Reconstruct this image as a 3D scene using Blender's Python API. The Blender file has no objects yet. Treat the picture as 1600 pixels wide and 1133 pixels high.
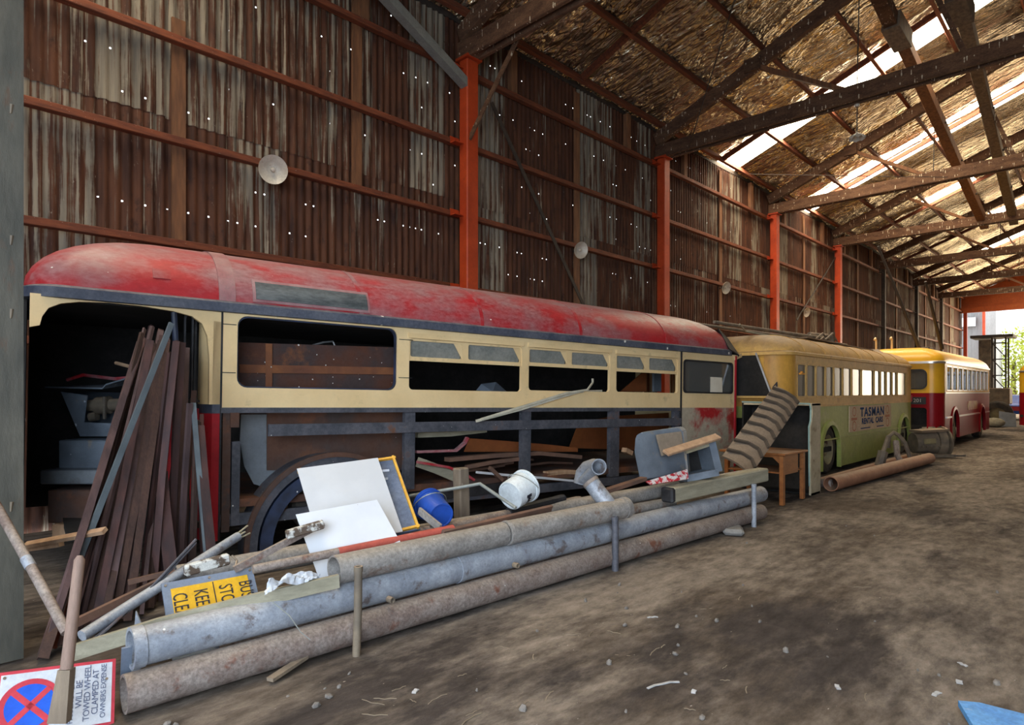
import bpy, bmesh, math, random
from mathutils import Vector as V, Matrix, Euler
random.seed(11)
C = bpy.context.scene.collection
PI = math.pi
R = math.radians

# ------------------------------------------------------------------ camera
F, U0, V0, H, YAW = 985.0, 800.0, 612.0, 1.7, R(44.3)
cd = bpy.data.cameras.new('camera'); cam = bpy.data.objects.new('camera', cd); C.objects.link(cam)
cam.location = (0, 0, H); cam.rotation_euler = (PI/2, 0, YAW - PI/2)
cd.sensor_fit = 'HORIZONTAL'; cd.sensor_width = 36; cd.lens = F*36/1600
cd.shift_y = (V0-566.5)/1600; cd.clip_end = 400; cd.clip_start = .05
sc = bpy.context.scene; sc.camera = cam

# ------------------------------------------------------------------ world, sun, daylight, exposure
w = bpy.data.worlds.new('sky'); sc.world = w; w.use_nodes = True
bg = w.node_tree.nodes['Background']; bg.inputs[0].default_value = (.93, .97, 1, 1); bg.inputs[1].default_value = 3.2
sl = bpy.data.lights.new('sun', 'SUN'); sl.energy = 6; sl.color = (1, .86, .62); sl.angle = R(1)
so = bpy.data.objects.new('sun', sl); C.objects.link(so); so.rotation_euler = Euler((0, R(42), R(-18)))
def daylight(name, loc, target, sx, sy, col, e):
    l = bpy.data.lights.new(name, 'AREA'); l.shape = 'RECTANGLE'; l.size = sx; l.size_y = sy; l.energy = e; l.color = col
    o = bpy.data.objects.new(name, l); C.objects.link(o); o.location = loc
    o.rotation_euler = (V(target)-V(loc)).to_track_quat('-Z', 'Y').to_euler()
    return o
daylight('daylight_near_door', (-2.7, -1.5, 3.0), (5, 2.5, .8), 8.5, 5.0, (.62, .79, 1.0), 760)
daylight('daylight_far_door', (60.5, 0, 4.2), (20, 1, 2), 17, 7.5, (1.0, .76, .46), 3000)
SKYLIGHT = 33.0
sc.view_settings.view_transform = 'Standard'; sc.view_settings.look = 'None'
sc.view_settings.exposure = 0.0; sc.view_settings.gamma = 1; sc.view_settings.use_curve_mapping = False
sc.cycles.use_denoising = True
sc.cycles.max_bounces = 8; sc.cycles.diffuse_bounces = 4; sc.cycles.glossy_bounces = 4; sc.cycles.transparent_max_bounces = 12
sc.cycles.sample_clamp_indirect = 6

# ------------------------------------------------------------------ measuring helpers
FW = V((math.cos(YAW), math.sin(YAW), 0)); RT = V((math.sin(YAW), -math.cos(YAW), 0)); UP = V((0, 0, 1)); EYE = V((0, 0, H))
def ray(u, v): return FW + RT*((u-U0)/F) + UP*((V0-v)/F)
def pd(u, v, d): return EYE + ray(u, v)*d
def pz(u, v, z): r = ray(u, v); return EYE + r*((z-H)/r.z)
def pY(u, v, y): r = ray(u, v); return EYE + r*(y/r.y)
def pX(u, v, x): r = ray(u, v); return EYE + r*(x/r.x)
D = 9.5                                   # distance of the corrugated wall

# ------------------------------------------------------------------ materials
def nn(nt, t, **kw):
    n = nt.nodes.new(t)
    for k, v in kw.items(): setattr(n, k, v)
    return n
def c4(c): return (c[0], c[1], c[2], 1)
def M(name, c1, c2=None, scale=4, stretch=(1, 1, 1), rough=.75, metal=0, bump=.25, bscale=None, lo=.38, hi=.62,
      rust=None, spots=None, dust=None, vary=0, coat=0, spec=.4, grain=.15):
    m = bpy.data.materials.new(name); m.use_nodes = True; nt = m.node_tree; L = nt.links.new
    p = nt.nodes['Principled BSDF']; p.inputs['Roughness'].default_value = rough; p.inputs['Metallic'].default_value = metal
    p.inputs['Specular IOR Level'].default_value = spec
    if coat: p.inputs['Coat Weight'].default_value = coat; p.inputs['Coat Roughness'].default_value = .15
    tc = nn(nt, 'ShaderNodeTexCoord'); oi = nn(nt, 'ShaderNodeObjectInfo')
    off = nn(nt, 'ShaderNodeVectorMath', operation='MULTIPLY_ADD'); off.inputs[1].default_value = stretch
    sc3 = nn(nt, 'ShaderNodeVectorMath', operation='SCALE'); sc3.inputs[0].default_value = (17, 9, 5); L(oi.outputs['Random'], sc3.inputs['Scale'])
    L(tc.outputs['Object'], off.inputs[0]); L(sc3.outputs[0], off.inputs[2])
    def noise(s, det=7, ro=.62, vec=off):
        n = nn(nt, 'ShaderNodeTexNoise'); n.inputs['Scale'].default_value = s; n.inputs['Detail'].default_value = det
        n.inputs['Roughness'].default_value = ro; L(vec.outputs[0], n.inputs['Vector']); return n
    def ramp(src, a, b):
        r = nn(nt, 'ShaderNodeMapRange'); r.inputs[1].default_value = a; r.inputs[2].default_value = b; L(src, r.inputs[0]); return r.outputs[0]
    def mix(f, a, b):
        x = nn(nt, 'ShaderNodeMix', data_type='RGBA'); L(f, x.inputs[0])
        for i, q in ((6, a), (7, b)):
            if isinstance(q, tuple): x.inputs[i].default_value = c4(q)
            else: L(q, x.inputs[i])
        return x.outputs[2]
    n1 = noise(scale)
    col = mix(ramp(n1.outputs[0], lo, hi), tuple(c1), tuple(c2 or c1))
    if rust:                                  # (colour, scale, low, high)
        n2 = noise(rust[1], 9, .68); col = mix(ramp(n2.outputs[0], rust[2], rust[3]), col, tuple(rust[0]))
    if dust:                                  # settled on faces that look up: (colour, low, high)
        g = nn(nt, 'ShaderNodeNewGeometry'); sx = nn(nt, 'ShaderNodeSeparateXYZ'); L(g.outputs['Normal'], sx.inputs[0])
        ad = nn(nt, 'ShaderNodeMath', operation='MULTIPLY_ADD'); n3 = noise(3, 8, .7); L(n3.outputs[0], ad.inputs[0]); ad.inputs[1].default_value = .9
        L(sx.outputs[2], ad.inputs[2]); col = mix(ramp(ad.outputs[0], dust[1]+.45, dust[2]+.45), col, tuple(dust[0]))
    if spots:                                 # droppings / flakes: (colour, scale, radius, stretch)
        mp = nn(nt, 'ShaderNodeVectorMath', operation='MULTIPLY'); mp.inputs[1].default_value = spots[3] if len(spots) > 3 else (1, 1, 1)
        L(off.outputs[0], mp.inputs[0])
        vo = nn(nt, 'ShaderNodeTexVoronoi'); vo.inputs['Scale'].default_value = spots[1]; L(mp.outputs[0], vo.inputs['Vector'])
        n4 = noise(spots[1]*.7, 4, .6)
        ml = nn(nt, 'ShaderNodeMath', operation='MULTIPLY'); L(ramp(n4.outputs[0], .42, .7), ml.inputs[0]); ml.inputs[1].default_value = spots[2]
        lt = nn(nt, 'ShaderNodeMath', operation='LESS_THAN'); L(vo.outputs['Distance'], lt.inputs[0]); L(ml.outputs[0], lt.inputs[1])
        col = mix(lt.outputs[0], col, tuple(spots[0]))
    if grain and bump > .015:                # fine wear and grime
        hg = nn(nt, 'ShaderNodeHueSaturation'); n5 = noise(scale*8, 8, .75); r5 = nn(nt, 'ShaderNodeMapRange'); r5.inputs[1].default_value = .36; r5.inputs[2].default_value = .64
        r5.inputs[3].default_value = 1-grain; r5.inputs[4].default_value = 1+grain; L(n5.outputs[0], r5.inputs[0]); L(r5.outputs[0], hg.inputs['Value']); L(col, hg.inputs['Color']); col = hg.outputs[0]
    if vary:
        hs = nn(nt, 'ShaderNodeHueSaturation'); r = nn(nt, 'ShaderNodeMapRange'); r.inputs[3].default_value = 1-vary; r.inputs[4].default_value = 1+vary
        L(oi.outputs['Random'], r.inputs[0]); L(r.outputs[0], hs.inputs['Value']); L(col, hs.inputs['Color']); col = hs.outputs[0]
    L(col, p.inputs['Base Color'])
    if bump:
        nb = noise(bscale or scale*4, 8, .7); b = nn(nt, 'ShaderNodeBump'); b.inputs['Strength'].default_value = bump; b.inputs['Distance'].default_value = .02
        L(nb.outputs[0], b.inputs['Height']); L(b.outputs[0], p.inputs['Normal'])
    return m
WHT = (.75, .74, .70)
m_girt = M('painted_timber_oxide', (.20, .055, .022), (.11, .032, .016), 3, (1, 6, 6), spots=(WHT, 14, .12), vary=.15)
m_truss = M('old_truss_timber', (.075, .036, .020), (.135, .070, .038), 2.5, (3, 1, 3), grain=.3, spots=((.55, .47, .35), 4, .42, (1, 6, .22)), vary=.1, rough=.85)
m_brace = M('brown_timber', (.24, .11, .05), (.14, .065, .034), 3, (4, 4, .6), vary=.15, rough=.8)
m_greytimber = M('grey_timber', (.22, .17, .12), (.13, .10, .075), 3, (4, 4, .6), vary=.15, rough=.85)
m_orange = M('orange_paint', (.50, .062, .014), (.38, .042, .010), 2, rough=.5, bump=.08, rust=((.12, .03, .015), 6, .62, .75))
m_darkpost = M('dark_post', (.035, .028, .025), (.06, .045, .035), 3, rough=.7)
m_grnsteel = M('grey_green_steel', (.085, .078, .060), (.048, .046, .036), 3, (3, 3, .8), rough=.6, rust=((.09, .05, .03), 5, .6, .75))
m_galv = M('galvanised_beam', (.30, .32, .30), (.24, .26, .25), 3, rough=.45, metal=.3, bump=.05)
def foilmat():
    m = bpy.data.materials.new('crinkled_foil'); m.use_nodes = True; nt = m.node_tree; L = nt.links.new; p = nt.nodes['Principled BSDF']
    tc = nn(nt, 'ShaderNodeTexCoord'); oi = nn(nt, 'ShaderNodeObjectInfo')
    def noise(s, st, det, ro, dist=0):
        mp = nn(nt, 'ShaderNodeVectorMath', operation='MULTIPLY'); mp.inputs[1].default_value = st; L(tc.outputs['Object'], mp.inputs[0])
        n = nn(nt, 'ShaderNodeTexNoise'); n.inputs['Scale'].default_value = s; n.inputs['Detail'].default_value = det; n.inputs['Roughness'].default_value = ro; n.inputs['Distortion'].default_value = dist
        L(mp.outputs[0], n.inputs['Vector']); return n.outputs[0]
    def rng(s, a, b, lo=0, hi=1):
        r = nn(nt, 'ShaderNodeMapRange'); r.inputs[1].default_value = a; r.inputs[2].default_value = b; r.inputs[3].default_value = lo; r.inputs[4].default_value = hi; L(s, r.inputs[0]); return r.outputs[0]
    mx = nn(nt, 'ShaderNodeMix', data_type='RGBA'); L(rng(noise(1.3, (1, .6, 1), 6, .6), .35, .7), mx.inputs[0]); mx.inputs[6].default_value = (.62, .54, .40, 1); mx.inputs[7].default_value = (.36, .29, .20, 1)
    hs = nn(nt, 'ShaderNodeHueSaturation'); L(rng(oi.outputs['Random'], 0, 1, .75, 1.2), hs.inputs['Value']); L(mx.outputs[2], hs.inputs['Color']); L(hs.outputs[0], p.inputs['Base Color'])
    p.inputs['Metallic'].default_value = .85; p.inputs['Roughness'].default_value = .27
    ad = nn(nt, 'ShaderNodeMath', operation='MULTIPLY_ADD'); L(noise(1, (5.5, .45, 5.5), 2.5, .6, .5), ad.inputs[0]); ad.inputs[1].default_value = 1.7; L(noise(1.9, (1.6, .7, 1), 2.6, .55, 1.0), ad.inputs[2])
    b = nn(nt, 'ShaderNodeBump'); b.inputs['Strength'].default_value = 1; b.inputs['Distance'].default_value = .13; L(ad.outputs[0], b.inputs['Height']); L(b.outputs[0], p.inputs['Normal'])
    return m
m_foil = foilmat()
m_ground = M('dirt_floor', (.100, .078, .060), (.215, .180, .148), .75, (.55, 1.25, 1), rough=.95, bump=1.0, bscale=8, lo=.40, hi=.60, grain=.35, rust=((.055, .045, .040), .6, .50, .60), spots=((.36, .32, .28), 14, .09), spec=.15)
m_busred = M('faded_red_paint', (.40, .015, .022), (.33, .035, .045), 3, (.5, 1, 1), rough=.5, bump=.08, rust=((.30, .14, .15), 1.5, .46, .62), spots=(WHT, 9, .11), dust=((.34, .22, .23), .62, 1.1))
m_busredlow = M('red_panel', (.42, .02, .03), (.34, .012, .02), 2, rough=.35, bump=.05, spots=(WHT, 8, .08), rust=((.15, .02, .02), 4, .62, .75))
m_cream = M('cream_paint', (.82, .62, .34), (.74, .54, .28), 2, rough=.5, bump=.06, grain=.05, rust=((.42, .33, .18), 3.5, .58, .76), spots=((.8, .76, .64), 6, .07))
m_gutter = M('navy_gutter', (.045, .055, .085), (.09, .10, .13), 3, rough=.6, spots=(WHT, 6, .22), dust=((.2, .2, .22), .7, 1.2))
m_steelblk = M('dark_frame_steel', (.06, .065, .08), (.12, .12, .14), 3, rough=.55, metal=.2, spots=(WHT, 10, .12), rust=((.16, .07, .035), 3, .58, .68), vary=.1)
m_rustpanel = M('rust_panel', (.10, .035, .018), (.055, .035, .032), 2.5, rough=.7, spots=(WHT, 11, .17), rust=((.22, .075, .025), 1.8, .54, .66))
m_rustplain = M('rusted_sheet', (.11, .05, .03), (.06, .045, .042), 2, rough=.75, rust=((.19, .07, .03), 1.6, .54, .68), spots=(WHT, 10, .08))
m_greypanel = M('grey_panel', (.20, .22, .24), (.13, .145, .165), 2, rough=.55, rust=((.1, .07, .05), 3, .6, .75))
m_patch = M('primer_patch', (.42, .015, .02), (.36, .02, .02), 2, rough=.6, bump=.1, rust=((.42, .36, .27), 1.1, .40, .50))
m_black = M('black_rubber', (.012, .012, .014), (.03, .03, .034), 4, rough=.6)
m_dark = M('dark_lining_and_shade', (.012, .011, .010), (.025, .022, .02), 2, rough=.9)  # near black for linings, and for shade inside openings
m_navy = M('navy_rubber', (.035, .05, .10), (.02, .025, .04), 5, rough=.5, spots=(WHT, 12, .14))
m_bar = M('rusted_bar', (.085, .038, .034), (.042, .025, .026), 3, (3, 3, .7), rough=.75, vary=.4, rust=((.20, .07, .04), 3, .64, .8))
m_barred = M('orange_rust_bar', (.30, .07, .03), (.20, .05, .025), 3, rough=.7, vary=.15)
m_barblue = M('slate_bar', (.10, .125, .14), (.055, .068, .08), 3, rough=.6, vary=.15)
m_pipeblue = M('blue_grey_pipe', (.36, .39, .44), (.24, .265, .31), 5, (1, 1, 1), grain=.26, rough=.5, metal=.15, bump=.12, rust=((.15, .13, .13), 6, .56, .64), spots=(WHT, 7, .10), dust=((.40, .39, .38), .6, 1.3))
m_pipegrey = M('grey_pipe', (.22, .205, .19), (.33, .31, .29), 5, grain=.24, rough=.6, metal=.1, bump=.1, rust=((.18, .09, .05), 3, .58, .68), spots=(WHT, 8, .07), dust=((.32, .28, .23), .5, 1.2))
m_piperust = M('rusty_pipe', (.17, .125, .105), (.25, .21, .185), 6, grain=.3, rough=.7, bump=.15, rust=((.16, .065, .04), 4.5, .58, .68), spots=(WHT, 9, .06), dust=((.30, .24, .19), .55, 1.2))
m_clay = M('terracotta_rust_pipe', (.34, .16, .09), (.25, .11, .06), 2, rough=.7, dust=((.36, .25, .17), .5, 1.1))
m_board = M('white_board', (.60, .62, .65), (.55, .57, .61), 2, rough=.55, bump=.015, grain=0, spots=((.22, .21, .2), 13, .10))
m_yellow = M('sign_yellow', (.72, .42, .02), (.64, .36, .02), 2, rough=.4, bump=.03)
m_signframe = M('sign_frame_grey', (.19, .23, .30), (.14, .17, .22), 4, rough=.5)
m_signwhite = M('sign_white', (.58, .60, .65), (.50, .53, .58), 2, rough=.35, bump=.02)
m_signred = M('sign_red', (.52, .05, .07), (.44, .04, .06), 3, rough=.4, bump=.02)
m_signblue = M('sign_blue', (.02, .12, .62), (.02, .08, .50), 3, rough=.35, bump=.02)
m_ink = M('black_lettering', (.02, .02, .03), rough=.6, bump=0)
m_bluebucket = M('blue_plastic', (.02, .085, .42), (.015, .06, .32), 3, rough=.45, bump=.03, spots=((.3, .4, .6), 12, .15))
m_whitebucket = M('white_plastic', (.72, .76, .78), (.60, .66, .68), 3, rough=.45, bump=.03, rust=((.35, .40, .40), 4, .62, .8))
m_wood = M('desk_wood', (.34, .125, .035), (.24, .08, .022), 2.5, (1, 5, 5), rough=.45, bump=.08, dust=((.38, .22, .12), .75, 1.15))
m_plank = M('weathered_plank', (.36, .33, .24), (.26, .24, .17), 3, (.6, 4, 4), rough=.85, spots=(WHT, 8, .1))
m_palewood = M('pale_wood', (.48, .31, .19), (.36, .22, .13), 3, (4, 4, .8), rough=.75)
m_tread = M('dusty_rubber_tread', (.24, .17, .11), (.16, .115, .08), 3, rough=.85, dust=((.30, .23, .165), .3, 1.0))
m_rag = M('white_cloth', (.62, .66, .72), (.5, .54, .6), 4, rough=.9)
m_green = M('green_paint', (.36, .40, .11), (.29, .33, .09), 1.5, rough=.55, bump=.04, spec=.2, rust=((.40, .36, .20), 2.2, .56, .8), dust=((.38, .28, .16), .8, 1.2))
m_creamold = M('dusty_cream_paint', (.68, .42, .14), (.56, .34, .11), 1.6, rough=.6, bump=.05, spec=.2, rust=((.36, .21, .09), 2.5, .55, .75), dust=((.40, .27, .155), .45, 1.05))
m_ochre = M('ochre_paint', (.56, .30, .055), (.44, .22, .045), 2.2, (1, 1, .5), rough=.5, bump=.05, rust=((.27, .13, .04), 2.6, .54, .72), dust=((.45, .28, .12), .55, 1.1))
m_yel = M('gloss_yellow', (.85, .47, .025), (.78, .41, .02), 2, rough=.38, bump=.01, coat=.08)
m_red = M('gloss_dark_red', (.27, .008, .014), (.23, .006, .010), 2, rough=.34, bump=.01, coat=.06, spec=.15)
m_silver = M('silver_trim', (.6, .6, .6), rough=.3, metal=.8, bump=0)
m_tyre = M('tyre_rubber', (.03, .028, .026), (.07, .055, .042), 4, rough=.85)
m_rim = M('dusty_rim', (.30, .25, .13), (.20, .16, .09), 4, rough=.7)
m_iron = M('greasy_iron', (.21, .165, .115), (.11, .09, .07), 4, rough=.7, dust=((.34, .25, .17), .4, 1.1))
m_scrap = M('battered_zinc', (.22, .26, .31), (.13, .155, .19), 2.5, rough=.55, metal=.2, rust=((.34, .27, .19), 1.8, .56, .66), spots=((.55, .6, .66), 8, .2))
m_orangesheet = M('orange_brown_sheet', (.24, .075, .02), (.18, .05, .015), 1.5, rough=.6)
m_brownstrip = M('brown_strip', (.17, .09, .06), (.10, .06, .045), 3, rough=.75, vary=.3)
m_paper = M('paper', (.75, .70, .58), (.66, .60, .48), 3, rough=.8, bump=0)
m_orangewall = M('orange_gable', (.55, .13, .03), (.46, .10, .025), 1, rough=.6)
m_bluetarp = M('blue_sheet', (.04, .24, .62), (.10, .34, .70), 5, rough=.5, rust=((.25, .4, .6), 9, .6, .7))
m_outwall = M('outside_cladding', (.42, .43, .44), (.36, .37, .38), 1, (3, 3, .5), rough=.6)
m_leaf = M('sunlit_leaf', (.30, .38, .05), (.42, .45, .08), 2, rough=.6, bump=0, vary=.3)
m_bark = M('bark', (.12, .08, .05), (.08, .055, .04), 4)
m_dish = M('enamel_dish', (.62, .58, .50), (.50, .44, .36), 5, rough=.35, bump=.03, rust=((.3, .12, .06), 7, .62, .72))
m_rentsign = M('faded_advert', (.66, .52, .36), (.58, .44, .29), 3, rough=.8, bump=.02, spec=.1)
m_inkblue = M('faded_blue_ink', (.025, .065, .17), rough=.9, bump=0, spec=.05)
m_inkred = M('faded_red_ink', (.50, .15, .09), rough=.9, bump=0, spec=.05)
def rustwall():
    m = bpy.data.materials.new('rusted_corrugated_iron'); m.use_nodes = True; nt = m.node_tree; L = nt.links.new; p = nt.nodes['Principled BSDF']
    tc = nn(nt, 'ShaderNodeTexCoord'); oi = nn(nt, 'ShaderNodeObjectInfo')
    sc3 = nn(nt, 'ShaderNodeVectorMath', operation='SCALE'); sc3.inputs[0].default_value = (31, 7, 13); L(oi.outputs['Random'], sc3.inputs['Scale'])
    ad = nn(nt, 'ShaderNodeVectorMath', operation='ADD'); L(tc.outputs['Object'], ad.inputs[0]); L(sc3.outputs[0], ad.inputs[1])
    def noise(s, st, det=6, ro=.6):
        mp = nn(nt, 'ShaderNodeVectorMath', operation='MULTIPLY'); mp.inputs[1].default_value = st; L(ad.outputs[0], mp.inputs[0])
        n = nn(nt, 'ShaderNodeTexNoise'); n.inputs['Scale'].default_value = s; n.inputs['Detail'].default_value = det; n.inputs['Roughness'].default_value = ro
        L(mp.outputs[0], n.inputs['Vector']); return n.outputs[0]
    def rng(s, a, b, lo=0, hi=1):
        r = nn(nt, 'ShaderNodeMapRange'); r.inputs[1].default_value = a; r.inputs[2].default_value = b; r.inputs[3].default_value = lo; r.inputs[4].default_value = hi; L(s, r.inputs[0]); return r.outputs[0]
    def mix(f, a, b):
        x = nn(nt, 'ShaderNodeMix', data_type='RGBA'); L(f, x.inputs[0])
        for i, q in ((6, a), (7, b)):
            if isinstance(q, tuple): x.inputs[i].default_value = c4(q)
            else: L(q, x.inputs[i])
        return x.outputs[2]
    def mth(op, a, b):
        x = nn(nt, 'ShaderNodeMath', operation=op)
        for i, q in ((0, a), (1, b)):
            if isinstance(q, (int, float)): x.inputs[i].default_value = q
            else: L(q, x.inputs[i])
        return x.outputs[0]
    rust = mix(rng(noise(1, (9, 1, .9)), .35, .65), (.046, .018, .011), (.112, .043, .021))
    rust = mix(rng(noise(1, (5, 1, 2.5), 9, .7), .55, .7), rust, (.028, .012, .010))
    zinc = mix(rng(noise(1, (12, 1, .7)), .35, .65), (.31, .265, .195), (.13, .115, .095))
    # share of zinc left: a sheet's own age (random) + streaks down the ridges
    age = rng(oi.outputs['Random'], 0, 1, -.16, .20)
    st = mth('ADD', noise(1, (19, 1, .45), 5, .65), mth('MULTIPLY', noise(1, (1.5, 1, 1.1), 7, .7), .35))
    f = rng(mth('ADD', st, age), .75, .83)
    col = mix(f, rust, zinc)
    fl = rng(noise(1, (14, 1, 5), 8, .7), .66, .72)
    col = mix(fl, col, (.42, .38, .30))
    L(col, p.inputs['Base Color']); p.inputs['Roughness'].default_value = .72; p.inputs['Specular IOR Level'].default_value = .3
    return m
m_wall = rustwall()
def glassmat(name, tint, refl, clear, rough=.05):
    m = bpy.data.materials.new(name); m.use_nodes = True; nt = m.node_tree; L = nt.links.new
    out = nt.nodes['Material Output']; p = nt.nodes['Principled BSDF']; p.inputs['Base Color'].default_value = c4(tint); p.inputs['Roughness'].default_value = rough
    p.inputs['Specular IOR Level'].default_value = refl
    t = nn(nt, 'ShaderNodeBsdfTransparent'); mx = nn(nt, 'ShaderNodeMixShader'); mx.inputs[0].default_value = 1-clear
    L(t.outputs[0], mx.inputs[1]); L(p.outputs[0], mx.inputs[2]); L(mx.outputs[0], out.inputs[0]); return m
m_glass = glassmat('dusty_glass', (.10, .11, .11), .9, .35, .06)
m_glass2 = glassmat('old_bus_glass', (.20, .19, .165), .22, .10, .12)
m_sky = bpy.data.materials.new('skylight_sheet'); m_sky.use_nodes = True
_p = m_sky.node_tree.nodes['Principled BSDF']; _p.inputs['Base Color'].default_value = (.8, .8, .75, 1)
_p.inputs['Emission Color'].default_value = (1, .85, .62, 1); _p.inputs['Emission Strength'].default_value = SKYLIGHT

# ------------------------------------------------------------------ object helpers
def mesh_of(name, bm, m, smooth=False):
    bmesh.ops.recalc_face_normals(bm, faces=bm.faces)
    me = bpy.data.meshes.new(name); bm.to_mesh(me); bm.free()
    if m: me.materials.append(m)
    if smooth:
        for p in me.polygons: p.use_smooth = True
        try: me.set_sharp_from_angle(angle=R(38))
        except Exception: pass
    return me
def rootmat(o):
    m = o.matrix_basis.copy()
    while o.parent: o = o.parent; m = o.matrix_basis @ m
    return m
def part(name, bm, m, parent, smooth=False, world=True, label=None):
    if world: bm.transform(rootmat(parent).inverted())
    o = bpy.data.objects.new(name, mesh_of(name, bm, m, smooth)); C.objects.link(o); o.parent = parent
    if label: o['label'] = label
    return o
def tag(o, label=None, cat=None, group=None, kind=None):
    if label: o['label'] = label
    if cat: o['category'] = cat
    if group: o['group'] = group
    if kind: o['kind'] = kind
    return o
def thing(name, label, cat, loc=(0, 0, 0), group=None, mat=None, kind=None):
    o = bpy.data.objects.new(name, None); C.objects.link(o); o.empty_display_size = .2
    if mat is not None: o.matrix_basis = mat
    else: o.location = loc
    return tag(o, label, cat, group, kind)
def solo(name, bm, m, label=None, cat=None, group=None, smooth=False, kind=None):
    vs = [v.co for v in bm.verts]
    c = V(((min(v.x for v in vs)+max(v.x for v in vs))/2, (min(v.y for v in vs)+max(v.y for v in vs))/2, min(v.z for v in vs)))
    bmesh.ops.translate(bm, verts=bm.verts, vec=-c)
    o = bpy.data.objects.new(name, mesh_of(name, bm, m, smooth)); C.objects.link(o); o.location = c
    return tag(o, label, cat, group, kind)
def B(): return bmesh.new()
def box(bm, a, b, bev=0):
    x0, y0, z0 = a; x1, y1, z1 = b
    vs = [bm.verts.new(p) for p in ((x0,y0,z0),(x1,y0,z0),(x1,y1,z0),(x0,y1,z0),(x0,y0,z1),(x1,y0,z1),(x1,y1,z1),(x0,y1,z1))]
    fs = [bm.faces.new([vs[i] for i in f]) for f in ((0,3,2,1),(4,5,6,7),(0,1,5,4),(1,2,6,5),(2,3,7,6),(3,0,4,7))]
    if bev:
        es = {e for f in fs for e in f.edges}
        bmesh.ops.bevel(bm, geom=list(es), offset=bev, segments=1, affect='EDGES')
    return bm
def frame(d, up=V((0, 0, 1))):
    d = d.normalized()
    if abs(d.dot(up)) > .98: up = V((1, 0, 0))
    s = up.cross(d).normalized(); return s, d.cross(s).normalized()
def beam(bm, p0, p1, w, h, up=V((0, 0, 1)), roll=0, bev=0):      # w sideways, h along up
    p0, p1 = V(p0), V(p1); s, t = frame(p1-p0, V(up))
    if roll: c, n = math.cos(roll), math.sin(roll); s, t = s*c+t*n, t*c-s*n
    vs = [bm.verts.new(p+s*a*w/2+t*b*h/2) for p in (p0, p1) for a, b in ((-1,-1),(1,-1),(1,1),(-1,1))]
    fs = [bm.faces.new([vs[i] for i in f]) for f in ((0,3,2,1),(4,5,6,7),(0,1,5,4),(1,2,6,5),(2,3,7,6),(3,0,4,7))]
    if bev:
        es = {e for f in fs for e in f.edges}
        bmesh.ops.bevel(bm, geom=list(es), offset=bev, segments=1, affect='EDGES')
    return bm
def tube(bm, pts, r, seg=10, wall=0, closed=False):               # wall>0: hollow pipe
    pts = [V(p) for p in pts]; n = len(pts); rs = r if isinstance(r, (list, tuple)) else [r]*n
    rings = []
    s = None
    for i, p in enumerate(pts):
        d = (pts[min(i+1, n-1)]-pts[max(i-1, 0)]).normalized()
        if s is None: s, t = frame(d)
        else:
            s = (s-d*s.dot(d)).normalized(); t = d.cross(s)
        rings.append([bm.verts.new(p+(s*math.cos(2*PI*k/seg)+t*math.sin(2*PI*k/seg))*rs[i]) for k in range(seg)])
    def skin(a, b):
        for k in range(seg): bm.faces.new((a[k], a[(k+1) % seg], b[(k+1) % seg], b[k]))
    for a, b in zip(rings, rings[1:]): skin(a, b)
    if wall:
        for e, (ring, p) in enumerate(((rings[0], pts[0]), (rings[-1], pts[-1]))):
            inn = [bm.verts.new(p+(v.co-p)*(1-wall/rs[0])) for v in ring]; skin(ring, inn)
            if e == 0: i0 = inn
            else: skin(i0, inn)
    else:
        bm.faces.new(rings[0]); bm.faces.new(list(reversed(rings[-1])))
    return bm
def lathe(bm, prof, seg=20, mat=Matrix()):                        # profile (r, z)
    rings = []
    for r, z in prof:
        if r < 1e-5: rings.append([bm.verts.new(mat @ V((0, 0, z)))])
        else: rings.append([bm.verts.new(mat @ V((r*math.cos(2*PI*k/seg), r*math.sin(2*PI*k/seg), z))) for k in range(seg)])
    for a, b in zip(rings, rings[1:]):
        for k in range(seg):
            q = [a[k % len(a)], a[(k+1) % len(a)], b[(k+1) % len(b)], b[k % len(b)]]
            u = []
            for v in q:
                if v not in u: u.append(v)
            if len(u) > 2: bm.faces.new(u)
    return bm
def plate(bm, outer, holes, t, mat=None):                         # in x-z, thickness t towards +y
    es, vs0 = [], []
    for lp in [outer]+list(holes):
        vs = [bm.verts.new((a, 0, b)) for a, b in lp]; vs0 += vs
        es += [bm.edges.new((vs[i], vs[(i+1) % len(vs)])) for i in range(len(vs))]
    g = bmesh.ops.triangle_fill(bm, use_beauty=True, edges=es)
    fs = [f for f in g['geom'] if isinstance(f, bmesh.types.BMFace)]
    g2 = bmesh.ops.extrude_face_region(bm, geom=fs, use_keep_orig=True)
    nv = [v for v in g2['geom'] if isinstance(v, bmesh.types.BMVert)]
    bmesh.ops.translate(bm, verts=nv, vec=(0, t, 0))
    if mat: bmesh.ops.transform(bm, matrix=mat, verts=vs0+nv)
    return bm
def rr(x0, x1, z0, z1, r, n=5):
    r = min(r, (x1-x0)/2.01, (z1-z0)/2.01)
    return [(cx+r*math.cos(a), cz+r*math.sin(a)) for cx, cz, q in ((x1-r, z1-r, 0), (x0+r, z1-r, 1), (x0+r, z0+r, 2), (x1-r, z0+r, 3))
            for a in [(q+k/n)*PI/2 for k in range(n+1)]]
def quadboard(bm, p, t, nrm=None):                               # p: four world corners, thickness t backwards
    p = [V(q) for q in p]; n = (p[1]-p[0]).cross(p[3]-p[0]).normalized()
    if n.dot(EYE-p[0]) < 0: n = -n
    a = [bm.verts.new(q) for q in p]; b = [bm.verts.new(q-n*t) for q in p]
    bm.faces.new(a); bm.faces.new(list(reversed(b)))
    for i in range(4): bm.faces.new((a[i], a[(i+1) % 4], b[(i+1) % 4], b[i]))
    return bm
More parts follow.
